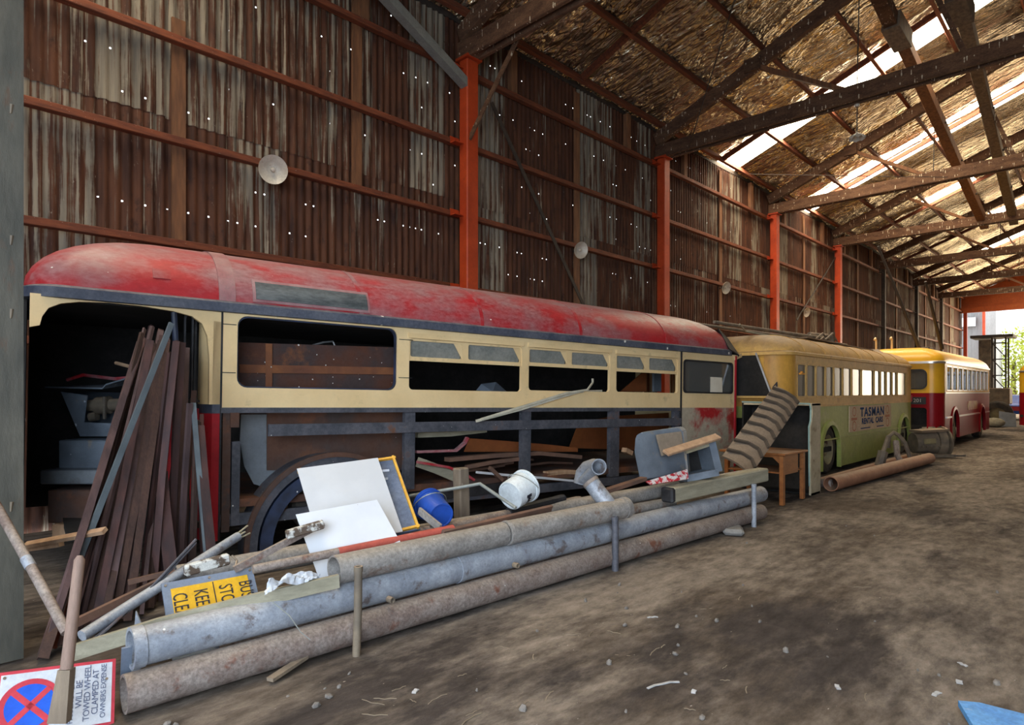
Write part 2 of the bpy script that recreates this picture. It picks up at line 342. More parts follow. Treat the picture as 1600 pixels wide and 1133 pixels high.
def text(s, size, m, parent, mat, name='lettering', align='CENTER', ext=.002, space=1, bold=0):
    c = bpy.data.curves.new(name, 'FONT'); c.body = s; c.size = size; c.align_x = align; c.align_y = 'CENTER'; c.extrude = ext; c.space_character = space; c.offset = bold
    c.resolution_u = 3
    o = bpy.data.objects.new(name, c); C.objects.link(o); bpy.context.view_layer.update()
    me = bpy.data.meshes.new_from_object(o.evaluated_get(bpy.context.evaluated_depsgraph_get())); bpy.data.objects.remove(o); bpy.data.curves.remove(c)
    me.name = name; me.materials.clear(); me.materials.append(m)
    o = bpy.data.objects.new(name, me); C.objects.link(o); o.parent = parent; o.matrix_basis = mat; return o
def basis(x, y, o):                                               # matrix with axes x, y at origin o
    x = V(x).normalized(); z = x.cross(V(y)).normalized(); y = z.cross(x)
    return Matrix(((x.x, y.x, z.x, o[0]), (x.y, y.y, z.y, o[1]), (x.z, y.z, z.z, o[2]), (0, 0, 0, 1)))

exec_parts = []
# ================================================================== FLOOR
bm = B(); nx, ny = 130, 60
gr = [[None]*(ny+1) for _ in range(nx+1)]
from mathutils import noise as mn
def gz(x, y):
    a = .035*mn.noise((x*.35, y*.5, 0))+.016*mn.noise((x*1.3, y*1.7, 4))
    rut = -.02*math.exp(-((y-2.3-.02*x)/.35)**2)-.02*math.exp(-((y-.6-.02*x)/.35)**2)
    return (a+rut)*(1 if y < 3.0 else max(0, 1-(y-3.0)/.3))*1.0-.012
for i in range(nx+1):
    for j in range(ny+1):
        x = -3+66*(i/nx)**1.6; y = -9.5+19*j/ny
        gr[i][j] = bm.verts.new((x, y, gz(x, y)))
for i in range(nx):
    for j in range(ny): bm.faces.new((gr[i][j], gr[i+1][j], gr[i+1][j+1], gr[i][j+1]))
o = bpy.data.objects.new('floor', mesh_of('floor', bm, m_ground, True)); C.objects.link(o); tag(o, kind='structure')
bm = B(); box(bm, (63, -40, -.3), (140, 60, -.03)); box(bm, (-30, -30, -.3), (-3, 30, -.03))
o = solo('ground', bm, M('outside_ground', (.42, .36, .27), (.34, .30, .22), .4, rough=.95), kind='structure')

# ================================================================== LEFT WALL: sheets, girts, studs
wall = thing('wall_left', None, None, (0, D, 0), kind='structure')
PITCH, NC, SEG = .138, 6, 6
SW = PITCH*NC
GZ = [H+k*D for k in (.065, .2145, .366, .513, .667)]
def sheet_mesh(h, rows, seed):
    rnd = random.Random(seed); bm = B(); zs = [0]
    for r in rows: zs += [r-.011, r+.011]
    zs += [h]; n = NC*SEG+2
    g = [[bm.verts.new((i*PITCH/SEG, .02*math.sin(2*PI*i/SEG), z)) for z in zs] for i in range(n+1)]
    for i in range(n):
        for k in range(len(zs)-1):
            if k % 2 == 1 and (i % SEG) == 1 and rnd.random() < .21: continue      # a nail hole rusted through
            bm.faces.new((g[i][k], g[i+1][k], g[i+1][k+1], g[i][k+1]))
    return mesh_of('corrugated_sheet', bm, m_wall, True)
ROWS = [(-.06, 2.96), (2.8, 2.8), (5.5, 3.62)]
TILT = [.010, 0, -.010]
variants = []
for z0, h in ROWS:
    rows = [gz_+off-z0 for gz_ in GZ for off in (.5, 1.02) if .1 < gz_+off-z0 < h-.1]
    variants.append([sheet_mesh(h, sorted(rows), 7*k+int(z0*10)) for k in range(5)])
x = -2.9; k = 0
while x < 61:
    for ri, (z0, h) in enumerate(ROWS):
        o = bpy.data.objects.new('corrugated_sheet', random.choice(variants[ri])); C.objects.link(o); o.parent = wall
        o.location = (x, .05+TILT[ri]+.006*(k % 2), z0+random.uniform(-.015, .015))
    x += SW; k += 1
COLX = [8.24, 15.47, 23.2, 30.3, 37.6, 44.9, 52.1]
ends = [-3]+COLX+[61]
for gz_ in GZ:
    for a, b in zip(ends, ends[1:]):
        bm = B(); dz = random.uniform(-.02, .02); beam(bm, (a, D-.09, gz_), (b, D-.09, gz_+dz), .13, .10, bev=.008)
        part('girt', bm, m_girt, wall)
studs = [(3.05, 3.2, 6.9), (5.9, 5.2, 9.0)]
for a, b in zip(COLX, COLX[1:]+[61]): studs += [((a+b)/2+.1, 0, 8.9)]
for sx, z0, z1 in studs:
    bm = B(); box(bm, (sx-.09, D-.03, z0), (sx+.09, D+.015, z1)); part('wall_stud', bm, m_brace, wall)
for a, b in zip(ends, ends[1:]):
    for t in (.2, .8):
        xx = a+(b-a)*t; bm = B(); box(bm, (xx-.09, D-.12, GZ[4]+.05), (xx+.09, D+.0, 9.0)); part('wall_stud', bm, m_brace, wall)
# flat-bar wind brace in the second bay
bm = B(); beam(bm, pY(768, 160, D-.2), pY(914, 482, D-.2), .09, .02, up=(0, 1, 0)); part('wind_brace', bm, m_darkpost, wall)
bm = B(); beam(bm, pY(1310, 395, D-.2), pY(1245, 500, D-.2), .06, .02, up=(0, 1, 0)); part('wind_brace', bm, m_darkpost, wall)

# ================================================================== COLUMNS
cl = ['orange painted steel column nearest the camera, behind the red roofed bus', 'second orange column along the corrugated wall, behind the rear of the red roofed bus',
      'third orange column along the wall, behind the dusty cream bus', 'fourth and farthest orange column, behind the trolley gear of the cream bus',
      'dark post on the far wall, next after the last orange column', 'dark post on the far wall, second after the last orange column', 'dark post by the far doorway on the corrugated wall']
for i, X in enumerate(COLX):
    t = thing('column', cl[i], 'column', (X, D-.28, 0)); m = m_orange if i < 4 else m_darkpost; top = 8.15; s = .15 if i < 4 else .11
    bm = B(); box(bm, (X-s, D-.28-s*.8, 0), (X+s, D-.28+s*.8, top), .02); part('shaft', bm, m, t)
    bm = B(); box(bm, (X-s-.04, D-.28-s-.03, top), (X+s+.04, D-.28+s+.03, top+.05)); part('cap_plate', bm, m, t)
    for gz_ in GZ:
        bm = B(); box(bm, (X-s-.22, D-.16, gz_-.075), (X-s, D-.14, gz_+.06)); box(bm, (X-s-.22, D-.30, gz_-.075), (X-s, D-.15, gz_-.055)); part('girt_cleat', bm, m, t)
# big grey-green post at the left edge
t = thing('steel_post', 'big grey green steel post at the left edge in front of the red roofed bus', 'post', (.42, 5.02, 0))
bm = B(); q = pd(37, 1000, 4.02); X1, Y1 = q.x, q.y
def P2(a, b, z): return V((X1-a, Y1+b, z))
for a0, a1, b0, b1 in ((0, .30, 0, .02), (0, .30, .28, .30), (.14, .16, .02, .28)):
    vs = [bm.verts.new(P2(a, b, z)) for z in (0, 9.0) for a, b in ((a0, b0), (a1, b0), (a1, b1), (a0, b1))]
    for f in ((0,3,2,1),(4,5,6,7),(0,1,5,4),(1,2,6,5),(2,3,7,6),(3,0,4,7)): bm.faces.new([vs[i] for i in f])
part('shaft', bm, m_grnsteel, t)
for v in (168, 372, 486, 786):
    bm = B(); a = pd(22, v, 4.0); beam(bm, pd(-25, v-4, 4.02), pd(25, v+2, 4.02), .05, .10); beam(bm, pd(16, v+4, 4.0), pd(24, v+5, 4.0), .06, .06); part('hinge_bracket', bm, m_iron, t)

# ================================================================== ROOF
EZ, SL = H+.785*D, .39
def roofz(y): return EZ+SL*(D-abs(y))
ceil = thing('ceiling', None, None, (0, 0, EZ), kind='structure')
SKY = [(2.03*D, 2.16*D, .26, 1), (2.755*D, 2.80*D, .05, 1), (2.82*D, 2.90*D, .05, 1), (3.50*D, 3.64*D, .50, .70), (4.25*D, 4.40*D, .36, .54), (4.98*D, 5.12*D, .25, .75), (5.7*D, 5.82*D, .25, .75), (.10*D, .20*D, .0, 1)]  # last strip is out of view, added to light the foreground
def foil(x0, x1, y0, y1, seed):
    bm = B(); nxx, nyy = 8, 48; rnd = random.Random(seed)
    g = []
    for i in range(nxx+1):
        row = []
        for j in range(nyy+1):
            x = x0+(x1-x0)*i/nxx; y = y0+(y1-y0)*j/nyy
            sag = .05*math.sin(PI*i/nxx)*abs(math.sin(PI*y/1.5))
            row.append(bm.verts.new((x, y, roofz(y)+.02-sag+.035*mn.noise((x*3, y*.9, seed*.1))+.02*mn.noise((x*7, y*2.5, 3)))))
        g.append(row)
    for i in range(nxx):
        for j in range(nyy): bm.faces.new((g[i][j], g[i+1][j], g[i+1][j+1], g[i][j+1]))
    part('foil_sheet', bm, m_foil, ceil, True)
cuts = sorted({-3, 63} | {a for s in SKY for a in s[:2]})
sd = 0
for a, b in zip(cuts, cuts[1:]):
    s = [q for q in SKY if q[0]-.01 <= a and b <= q[1]+.01]
    if s:
        y0 = s[0][2]*D; y1 = s[0][3]*D+(.1 if s[0][3] == 1 else 0)
        bm = B(); v = [bm.verts.new(p) for p in ((a, y0, roofz(y0)+.03), (b, y0, roofz(y0)+.03), (b, y1, roofz(y1)+.03), (a, y1, roofz(y1)+.03))]; bm.faces.new(v)
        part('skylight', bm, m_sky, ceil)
        if y0 > .5: foil(a, b, 0, y0, sd); sd += 1
        if s[0][3] < 1: foil(a, b, y1, D+.15, sd); sd += 1
    else:
        n = max(1, round((b-a)/1.45))
        for k in range(n): foil(a+(b-a)*k/n, a+(b-a)*(k+1)/n, 0, D+.15, sd); sd += 1
# outer skin added above the foil, and the far slope of the roof
bm = B()
for y0, y1 in ((-D-.3, 0),):
    v = [bm.verts.new(p) for p in ((-3, y0, roofz(y0)), (63, y0, roofz(y0)), (63, y1, roofz(y1)), (-3, y1, roofz(y1)))]; bm.faces.new(v)
    v = [bm.verts.new(p) for p in ((-3, y0, roofz(y0)+.1), (63, y0, roofz(y0)+.1), (63, y1, roofz(y1)+.1), (-3, y1, roofz(y1)+.1))]; bm.faces.new(v)
part('roof_slope', bm, m_foil, ceil)
for a, b in zip(cuts, cuts[1:]):                 # opaque cover added above the foil against light leaks, open over the skylights
    s = [q for q in SKY if q[0]-.01 <= a and b <= q[1]+.01]
    for y0, y1 in ([(0, s[0][2]*D), (s[0][3]*D, D+.3)] if s else [(0, D+.3)]):
        if y1-y0 < .35: continue
        bm = B(); bm.faces.new([bm.verts.new(p) for p in ((a, y0, roofz(y0)+.14), (b, y0, roofz(y0)+.14), (b, y1, roofz(y1)+.14), (a, y1, roofz(y1)+.14))]); part('roof_light_block', bm, m_darkpost, ceil)
bm = B(); box(bm, (-3, D+.02, EZ-.12), (63, D+.34, EZ+.06)); part('eave_light_block', bm, m_darkpost, ceil)  # added closing strip that stops light leaking in at the eave
PURY = [.975, .83, .68, .525, .365, .205, .05]
for py in PURY:
    for a, b in zip(ends, ends[1:]):
        y = py*D; z = roofz(y)-.14; bm = B(); beam(bm, (a, y, z), (b, y, z+random.uniform(-.015, .015)), .09, .19, up=(0, SL, 1), bev=.008)
        part('purlin', bm, m_girt, ceil)
for a, b in zip(ends, ends[1:]):
    xm = {15.47: 19.12, 23.2: 26.70}.get(a, (a+b)/2); bm = B(); beam(bm, (xm, D*.975, roofz(D*.975)-.12), (xm, .1, roofz(.1)-.12), .10, .14, up=(0, SL, 1)); part('mid_rafter', bm, m_girt, ceil)

# ================================================================== TRUSSES
tl = ['timber roof truss on the nearest orange column, top left of the roof', 'timber roof truss on the second orange column, chord streaked with droppings', 'timber roof truss on the third orange column',
      'timber roof truss on the fourth orange column', 'dark roof truss on the first dark post beyond the orange columns', 'dark roof truss two posts beyond the orange columns', 'farthest dark roof truss in front of the orange gable']
CZ = H+.70*D
def droops(bm, y0, y1, z, x): pass
for i, X in enumerate(COLX):
    t = thing('roof_truss', tl[i], 'roof truss', (X, D, CZ))
    bm = B()
    for s in (-.11, .11): beam(bm, (X+s, D-.1, CZ), (X+s, -D+.1, CZ), .09, .36, bev=.012)
    part('bottom_chord', bm, m_truss, t)
    for sg in (1, -1):
        bm = B(); beam(bm, (X, sg*(D-.05), roofz(D)-.42), (X, 0, roofz(0)-.42), .18, .34, up=(0, sg*SL, 1), bev=.012); part('rafter', bm, m_truss, t)
        for ya, yb in ((.70, .455), (.344, .24)):
            bm = B(); beam(bm, (X-.02, sg*ya*D, roofz(ya*D)-.45), (X-.02, sg*yb*D, CZ), .10, .16, up=(1, 0, 0)); part('web_strut', bm, m_brace if ya > .5 else m_truss, t)
        for ya in (.70, .344):
            bm = B(); box(bm, (X-.16, sg*ya*D-.2, roofz(ya*D)-.62), (X-.12, sg*ya*D+.2, roofz(ya*D)-.30)); part('gusset', bm, m_truss, t)
    bm = B(); tube(bm, [(X, .5*D*.9, roofz(.45*D)-.5), (X, .455*D, CZ)], .012, 6); part('tie_rod', bm, m_darkpost, t)
    bm = B(); beam(bm, (X, D-.28, 8.20), (X, D-.9, CZ+.05), .22, .16); part('bearing_block', bm, m_truss, t)
# long diagonal braces across the bays
def longbrace(p0, p1, w, h, m1, m2, label):
    p0, p1 = V(p0), V(p1); t = thing('diagonal_brace', label, 'roof beam', p1)
    md = p0.lerp(p1, .17); q = p0.lerp(p1, .11); off = V((0, -.07, -.05))
    bm = B(); beam(bm, p0, md, w, h, bev=.01); part('upper_timber', bm, m1, t)
    bm = B(); beam(bm, q+off, p1+off, w*.9, h*.95, bev=.01); part('lower_timber', bm, m2, t)
    bm = B(); beam(bm, q, md+off, w*1.35, h*1.3, bev=.01); part('lap_collar', bm, m_greytimber, t)
    for f in (.45, .62, .8):
        bm = B(); c = p0.lerp(p1, f)+off; tube(bm, [c+V((0, -w*.6, 0)), c+V((0, w*.6, 0))], .035, 8); part('bolt', bm, m_darkpost, t)
longbrace((1.66*D, .4347*D, H+.985*D), (3.275*D, .4347*D, CZ+.02), .30, .34, m_truss, m_brace, 'long brown diagonal roof timber crossing the two streaked truss chords, dark upper half')
longbrace((1.66*D, .293*D, H+1.0*D), (3.275*D, .338*D, CZ+.02), .30, .36, m_greytimber, m_greytimber, 'long grey diagonal roof timber by the top right corner, right of the brown one')
# straps and galvanised stay at the first column
bm = B(); beam(bm, pd(735, 140, 12.35), (.32*D, .91*D, H+.82*D), .17, .17); solo('steel_stay', bm, m_galv, 'pale galvanised square beam rising from the head of the nearest orange column', 'steel beam')
bm = B(); beam(bm, pd(832, 12, 11.6), pd(733, 218, 12.2), .10, .03, up=(1, 0, 0)); solo('knee_strap', bm, m_truss, 'flat brown strap slanting from the roof past the nearest orange column', 'strap')
bm = B(); tube(bm, [pX(1148, 0, 1.2*D), pX(1075, 235, 1.62*D)], .012, 6); solo('tie_wire', bm, m_darkpost, 'thin dark wire slanting across the foil roof near the second truss', 'wire')
bm = B(); tube(bm, [pX(1170, 272, 2.2*D), pX(1345, 275, 2.3*D), pX(1480, 277, 2.4*D)], .010, 6); solo('tie_wire', bm, m_darkpost, 'thin level wire strung between the trusses below the pendant lamp', 'wire')

# ================================================================== END WALL, FRONT WALL, RIGHT WALL
back = thing('wall_back', None, None, (61.2, 0, 0), kind='structure')
bm = B(); plate(bm, [(-D, 8.3), (D, 8.3), (D, EZ), (0, roofz(0)), (-D, EZ)], [], .1, Matrix.Translation((61.2, 0, 0)) @ Matrix.Rotation(PI/2, 4, 'Z')); part('gable_panel', bm, m_orangewall, back)
bm = B(); beam(bm, (61.0, -D, 8.15), (61.0, D, 8.15), .25, .42); part('door_lintel', bm, m_orangewall, back)
for y in (9.2, 2.2, -6): bm = B(); box(bm, (60.9, y-.12, 0), (61.15, y+.12, 8)); part('door_post', bm, m_orange, back)
bm = B(); plate(bm, [(-D, 0), (D, 0), (D, EZ), (0, roofz(0)), (-D, EZ)], [[(-6.5, .02), (4.0, .02), (4.0, 5.8), (-6.5, 5.8)]], .1, Matrix.Translation((-3, 0, 0)) @ Matrix.Rotation(PI/2, 4, 'Z'))
o = solo('wall_front', bm, m_wall, kind='structure')
bm = B(); n = int(66/PITCH*2)
g = [[bm.verts.new((-3+i*PITCH/2, -D+.02*(1 if i % 2 else -1), z)) for z in (0, EZ+.05)] for i in range(n+1)]
for i in range(n): bm.faces.new((g[i][0], g[i+1][0], g[i+1][1], g[i][1]))
solo('wall_right', bm, m_wall, kind='structure')

# ================================================================== RED-ROOFED BUS BODY
ex = V((8.83, -1.27, -.14)).normalized(); ey = V((0, 0, 1)).cross(ex).normalized(); ez = ex.cross(ey)
MB1 = Matrix(((ex.x, ey.x, ez.x, 2.48), (ex.y, ey.y, ez.y, 6.48), (ex.z, ey.z, ez.z, .04), (0, 0, 0, 1)))
IB1 = MB1.inverted()
def ob(u, v, y=0):                                  # point of the bus (its own axes) seen at u, v on the plane y
    e = IB1 @ EYE; r = IB1.to_3x3() @ ray(u, v); return e+r*((y-e.y)/r.y)
def obw(u, v, y=0): return MB1 @ ob(u, v, y)
def bx(u, v=600): return ob(u, v).x
def bz(u, v): return ob(u, v).z
bus = thing('derelict_bus', 'stripped red roofed cream bus body with empty windows, nearest the camera', 'bus', mat=MB1)
def bp(name, bm, m, parent=None, smooth=False, label=None): return part(name, bm, m, parent or bus, smooth, world=False, label=label)
BW = 2.45; XF, XP, XR = bx(44), bx(346), bx(1152)
ZB = bz(600, 637); ZG = bz(346, 487)                 # belt, gutter underside
def roofloft(bm, x0, x1, W, rc, zg, h, ix, iy, n=9, y0=0):
    pl = rr(x0, x1, y0, y0+W, rc, 7); cx, cy = (x0+x1)/2, y0+W/2; rings = []
    for k in range(n+1):
        a = k/n*PI/2*.985; fr = 1-math.cos(a)
        sx, sy = 1-fr*ix/((x1-x0)/2), 1-fr*iy/(W/2)
        # subdivide the long runs
        pts = []
        for i, p in enumerate(pl):
            q = pl[(i+1) % len(pl)]; m_ = max(1, int((V(p)-V(q)).length/.8))
            for j in range(m_): pts.append((p[0]+(q[0]-p[0])*j/m_, p[1]+(q[1]-p[1])*j/m_))
        rings.append([bm.verts.new((cx+(p[0]-cx)*sx, cy+(p[1]-cy)*sy, zg+h*math.sin(a))) for p in pts])
    for a, b in zip(rings, rings[1:]):
        for i in range(len(a)): bm.faces.new((a[i], a[(i+1) % len(a)], b[(i+1) % len(a)], b[i]))
    bm.faces.new(rings[-1]); bm.faces.new(list(reversed(rings[0])))
    return bm
def roofy(z, zg, h, iy): a = math.asin(min(1, max(0, (z-zg)/h))); return iy*(1-math.cos(a))
RH, RI = .62, .90
ZR = ZG+.11
bm = B(); roofloft(bm, XF-.05, XR-.05, BW, .30, ZR, RH, 1.25, RI, 10); roof1 = bp('roof', bm, m_busred, None, True)
# roof seam bands, vent panel, small hatch
def roofarc(x, zg, h, iy, W, lift, n=16):
    pts = []
    for k in range(n+1):
        a = k/n*PI/2*.98; pts.append(V((x, iy*(1-math.cos(a))-lift*math.cos(a), zg+h*math.sin(a)+lift*math.sin(a))))
    return pts+[V((x, W-p.y, p.z)) for p in reversed(pts)]
m_band = M('dusty_red_band', (.36, .22, .22), (.30, .13, .14), 4, rough=.6, spots=(WHT, 8, .1))
def band(x0, x1, zg, h, iy, W, lift, m, name='seam_band', parent=None, y0=0):
    bm = B(); a = [bm.verts.new(p+V((0, y0, 0))) for p in roofarc(x0, zg, h, iy, W, lift)]; b = [bm.verts.new(p+V((0, y0, 0))) for p in roofarc(x1, zg, h, iy, W, lift)]
    a2 = [bm.verts.new(p+V((0, y0, 0))) for p in roofarc(x0, zg, h, iy, W, -.01)]; b2 = [bm.verts.new(p+V((0, y0, 0))) for p in roofarc(x1, zg, h, iy, W, -.01)]
    for i in range(len(a)-1):
        bm.faces.new((a[i], a[i+1], b[i+1], b[i])); bm.faces.new((a[i], a[i+1], a2[i+1], a2[i])); bm.faces.new((b[i], b[i+1], b2[i+1], b2[i]))
    return part(name, bm, m, parent, True, world=False)
band(bx(340), bx(366), ZR, RH, RI, BW, .012, m_band, parent=bus)
for u in (560, 750, 905, 1040): band(bx(u), bx(u)+.05, ZR, RH, RI, BW, .006, m_busred, parent=bus)
def roofpatch(x0, x1, z0, z1, lift, m, name, rad=0, n=6):
    bm = B(); g = []
    for i in range(2):
        row = []
        for k in range(n+1):
            z = z0+(z1-z0)*k/n; row.append(bm.verts.new(((x0, x1)[i], roofy(z, ZR, RH, RI)-lift, z)))
        g.append(row)
    for k in range(n): bm.faces.new((g[0][k], g[1][k], g[1][k+1], g[0][k+1]))
    r = bmesh.ops.extrude_face_region(bm, geom=list(bm.faces), use_keep_orig=True); bmesh.ops.translate(bm, verts=[v for v in r['geom'] if isinstance(v, bmesh.types.BMVert)], vec=(0, .05, 0))
    return bp(name, bm, m)
m_vent = M('sooty_blind_panel', (.05, .06, .065), (.14, .155, .16), 2.5, (.6, 1, 2), rough=.5, spots=(WHT, 8, .08))
xv0, xv1 = bx(400, 465), bx(574, 478); zv0, zv1 = ZR+.05, ZR+.235
roofpatch(xv0-.03, xv1+.03, zv0-.03, zv1+.03, .012, m_band, 'destination_box_rim')
roofpatch(xv0, xv1, zv0, zv1, .022, m_vent, 'destination_box')
roofpatch(bx(240, 420), bx(268, 425), ZR+.16, ZR+.26, .008, m_busred, 'roof_hatch')
# gutter
bm = B(); pl = rr(XF-.07, XR-.03, -.045, BW+.045, .30, 7)
lo = [bm.verts.new((p[0], p[1], ZG)) for p in pl]; hi = [bm.verts.new((p[0], p[1], ZG+.09)) for p in pl]
pl2 = rr(XF+.03, XR-.13, .05, BW-.05, .22, 7); l2 = [bm.verts.new((p[0], p[1], ZG-.01)) for p in pl2]; h2 = [bm.verts.new((p[0], p[1], ZG+.14)) for p in pl2]
for i in range(len(pl)):
    j = (i+1) % len(pl)
    for a, b in ((lo, hi), (hi, h2), (l2, lo)): bm.faces.new((a[i], a[j], b[j], b[i]))
bp('gutter', bm, m_gutter, None, True)
# ceiling lining under the roof
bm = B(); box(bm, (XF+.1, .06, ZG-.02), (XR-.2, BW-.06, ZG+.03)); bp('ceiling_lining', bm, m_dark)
# cream window panel with its four openings
zs = bz(500, 608)
def hole(u0, u1, zt, r=.08, zb=zs): return rr(bx(u0), bx(u1), zb, zt, r)
zt1 = bz(370, 492)-.005; ztH = bz(640, 528); wins = [hole(370, 620, zt1, .10), hole(639, 815, ztH, .05, bz(700, 610)), hole(826, 953, ztH, .05, bz(880, 611)), hole(963, 1059, ztH, .05, bz(1000, 613))]
bm = B(); plate(bm, [(XP, ZB), (bx(1063), ZB), (bx(1063), ZG+.02), (XP, ZG+.02)], wins, .05); bp('window_panel', bm, m_cream)
for q, lb in ((wins[0], 1),):                     # rubber round the first window
    bm = B(); n = len(q); cx = sum(p[0] for p in q)/n; cz = sum(p[1] for p in q)/n
    inn = [(cx+(p[0]-cx)*.985, cz+(p[1]-cz)*.96) for p in q]
    plate(bm, q, [inn], .045); bmesh.ops.translate(bm, verts=bm.verts, vec=(0, .02, 0)); bp('window_rubber', bm, m_navy)
for u in (352, 366): pass
for uu, vv in ((346, 506), (346, 582), (622, 530), (622, 590)):         # panel joints, recessed black lines
    z = bz(uu, vv); bm = B(); box(bm, (bx(uu)+.005, -.004, z-.004), (bx(uu+22), .006, z+.004)); bp('panel_joint', bm, m_black)
# hopper windows above the three smaller openings
m_hop = M('dusty_hopper_glass', (.20, .21, .19), (.27, .27, .24), 3, rough=.35)
for u0, u1, um, zb_ in ((639, 815, 727, 558), (826, 953, 890, 567), (963, 1059, 1012, 576)):
    x0, x1, xm = bx(u0), bx(u1), bx(um); zb = bz(u0, zb_)-.01
    bm = B(); plate(bm, [(x0, zb-.03), (x1, zb-.03), (x1, ztH), (x0, ztH)], [rr(x0+.02, xm-.05, zb+.02, ztH-.03, .02, 2), rr(xm+.05, x1-.02, zb+.02, ztH-.03, .02, 2)], .03)
    bmesh.ops.translate(bm, verts=bm.verts, vec=(0, .012, 0)); h = bp('hopper_frame', bm, m_cream)
    for a, b in ((x0+.02, xm-.05), (xm+.05, x1-.02)):
        bm = B(); vs = [bm.verts.new(p) for p in ((a, .03, ztH-.03), (b, .03, ztH-.03), (b, .06, zb+.02), (a, .06, zb+.02))]; bm.faces.new(vs); part('hopper_pane', bm, m_hop, h, world=False)
        bm = B(); vs = [bm.verts.new(p) for p in ((b, -.004, zb+.0), (b, .02, ztH-.03), (b-.12, .02, ztH-.03))]; bm.faces.new(vs); part('hopper_wing', bm, m_cream, h, world=False)
    bm = B(); box(bm, (x0-.02, -.02, ztH+.0), (x1+.02, .02, ztH+.06)); bp('window_head_strip', bm, m_cream)
# belt rail under the cream
bm = B(); box(bm, (XP, -.012, ZB-.055), (bx(1063), .05, ZB)); bp('belt_rail', bm, m_steelblk)
# rear quarter: cream band, window and patchy lower panel
xa, xb = bx(1064), bx(1150)
rw = rr(bx(1068), bx(1144), bz(1100, 614), bz(1068, 562), .07)
bm = B(); plate(bm, [(xa, ZB), (xb, ZB), (xb, ZG+.02), (xa, ZG+.02)], [rw], .05); bp('rear_window_panel', bm, m_cream)
n = len(rw); cx = sum(p[0] for p in rw)/n; cz = sum(p[1] for p in rw)/n
bm = B(); plate(bm, [(cx+(p[0]-cx)*1.02, cz+(p[1]-cz)*1.03) for p in rw], [[(cx+(p[0]-cx)*.96, cz+(p[1]-cz)*.94) for p in rw]], .03); bmesh.ops.translate(bm, verts=bm.verts, vec=(0, -.012, 0)); rbb = bp('rear_window_rubber', bm, m_black)
bm = B(); plate(bm, rw, [], .006); bmesh.ops.translate(bm, verts=bm.verts, vec=(0, .02, 0)); part('rear_window_pane', bm, m_glass, rbb, world=False)
bm = B(); plate(bm, [(bx(1111), bz(1111, 613)), (bx(1130), bz(1130, 614)), (bx(1129), bz(1129, 590)), (bx(1111), bz(1111, 589))], [], .003); bmesh.ops.translate(bm, verts=bm.verts, vec=(0, .012, 0)); part('paper_notice', bm, m_paper, rbb, world=False)
zlow = .32
bm = B(); plate(bm, [(xa, zlow), (xb, zlow), (xb, ZB-.0), (xa, ZB-.0)], [], .05); bp('rear_side_panel', bm, m_patch, label='red side panel with worn pale primer patch')
text('2311', .12, M('ghost_number', (.36, .24, .19), bump=0), bus, basis((1, 0, 0), (0, 0, 1), (bx(1131), -.004, bz(1131, 648))), 'fleet_number', ext=.001)
bm = B(); box(bm, (xa-.02, -.01, zlow), (xa+.02, .06, ZG)); bp('panel_edge_strip', bm, m_black)
# rear end wall
bm = B(); plate(bm, rr(.05, BW-.05, .35, ZG, .1), [rr(.25, BW-.25, ZB+.1, ZG-.1, .1)], .05, Matrix.Translation((XR-.05, 0, 0)) @ Matrix.Rotation(PI/2, 4, 'Z')); bp('rear_end_panel', bm, m_cream)
bm = B(); tube(bm, [(XR-.06, .03, zlow), (XR-.06, .03, ZG)], .05, 10); bp('rear_corner', bm, m_busredlow, None, True)
# torn dark cover at the rear roof corner
bm = B()
a = [V((XR-.35, -.06, ZG+.12)), V((XR+.02, -.03, ZG+.02)), V((XR+.10, .3, ZG-.25)), V((XR+.12, .55, ZG+.0)), V((XR-.1, .35, ZR+.42)), V((XR-.38, .16, ZR+.40))]
vs = [bm.verts.new(p) for p in a]; cc = bm.verts.new((XR-.12, .12, ZR+.22))
for i in range(6): bm.faces.new((vs[i], vs[(i+1) % 6], cc))
r = bmesh.ops.extrude_face_region(bm, geom=list(bm.faces), use_keep_orig=True); bmesh.ops.translate(bm, verts=[v for v in r['geom'] if isinstance(v, bmesh.types.BMVert)], vec=(.01, .02, -.015))
bp('torn_roof_cover', bm, m_black)
bm = B(); beam(bm, ob(1147, 560), ob(1166, 552, .1), .03, .07); bp('corner_bracket', bm, m_cream)
# front: header with the arched entrance opening and pillar
arch = [(62, 508), (66, 494), (76, 481), (95, 474), (125, 471.5), (170, 473), (220, 478), (270, 486), (300, 494), (316, 506), (324, 525), (327, 560)]
L_ = [ob(u, v) for u, v in arch]; L_ = [(p.x, p.z) for p in L_]
outer = [(XF, ZG+.02), (XF, bz(48, 511))]+L_+[(bx(327), bz(327, 632)), (XP, bz(346, 632)), (XP, ZG+.02)]
bm = B(); plate(bm, outer, [], .05); bp('entrance_header', bm, m_cream)
def pillar(z0, z1, m, name, g=0):
    bm = B(); pts = [(bx(327)-.02, .42), (bx(327)-.05, .25), (bx(327)-.03, .1), (bx(327)+.03, 0-g), (XP, -g), (XP, .06), (bx(327)+.06, .1), (bx(327)+.02, .25), (bx(327)+.03, .42)]
    a = [bm.verts.new((p[0], p[1], z0)) for p in pts]; b = [bm.verts.new((p[0], p[1], z1)) for p in pts]
    for i in range(len(pts)): bm.faces.new((a[i], a[(i+1) % 9], b[(i+1) % 9], b[i]))
    bm.faces.new(a); bm.faces.new(b); bp(name, bm, m, None, True)
zp = bz(346, 632); pillar(zp, ZG-.1, m_cream, 'entrance_pillar'); pillar(zp-.09, zp, m_gutter, 'pillar_band', .004); pillar(.17, zp-.09, m_busredlow, 'pillar_skirt')
bm = B(); box(bm, (XP-.012, -.006, .17), (XP+.006, .02, ZG)); bp('pillar_seam', bm, m_black)
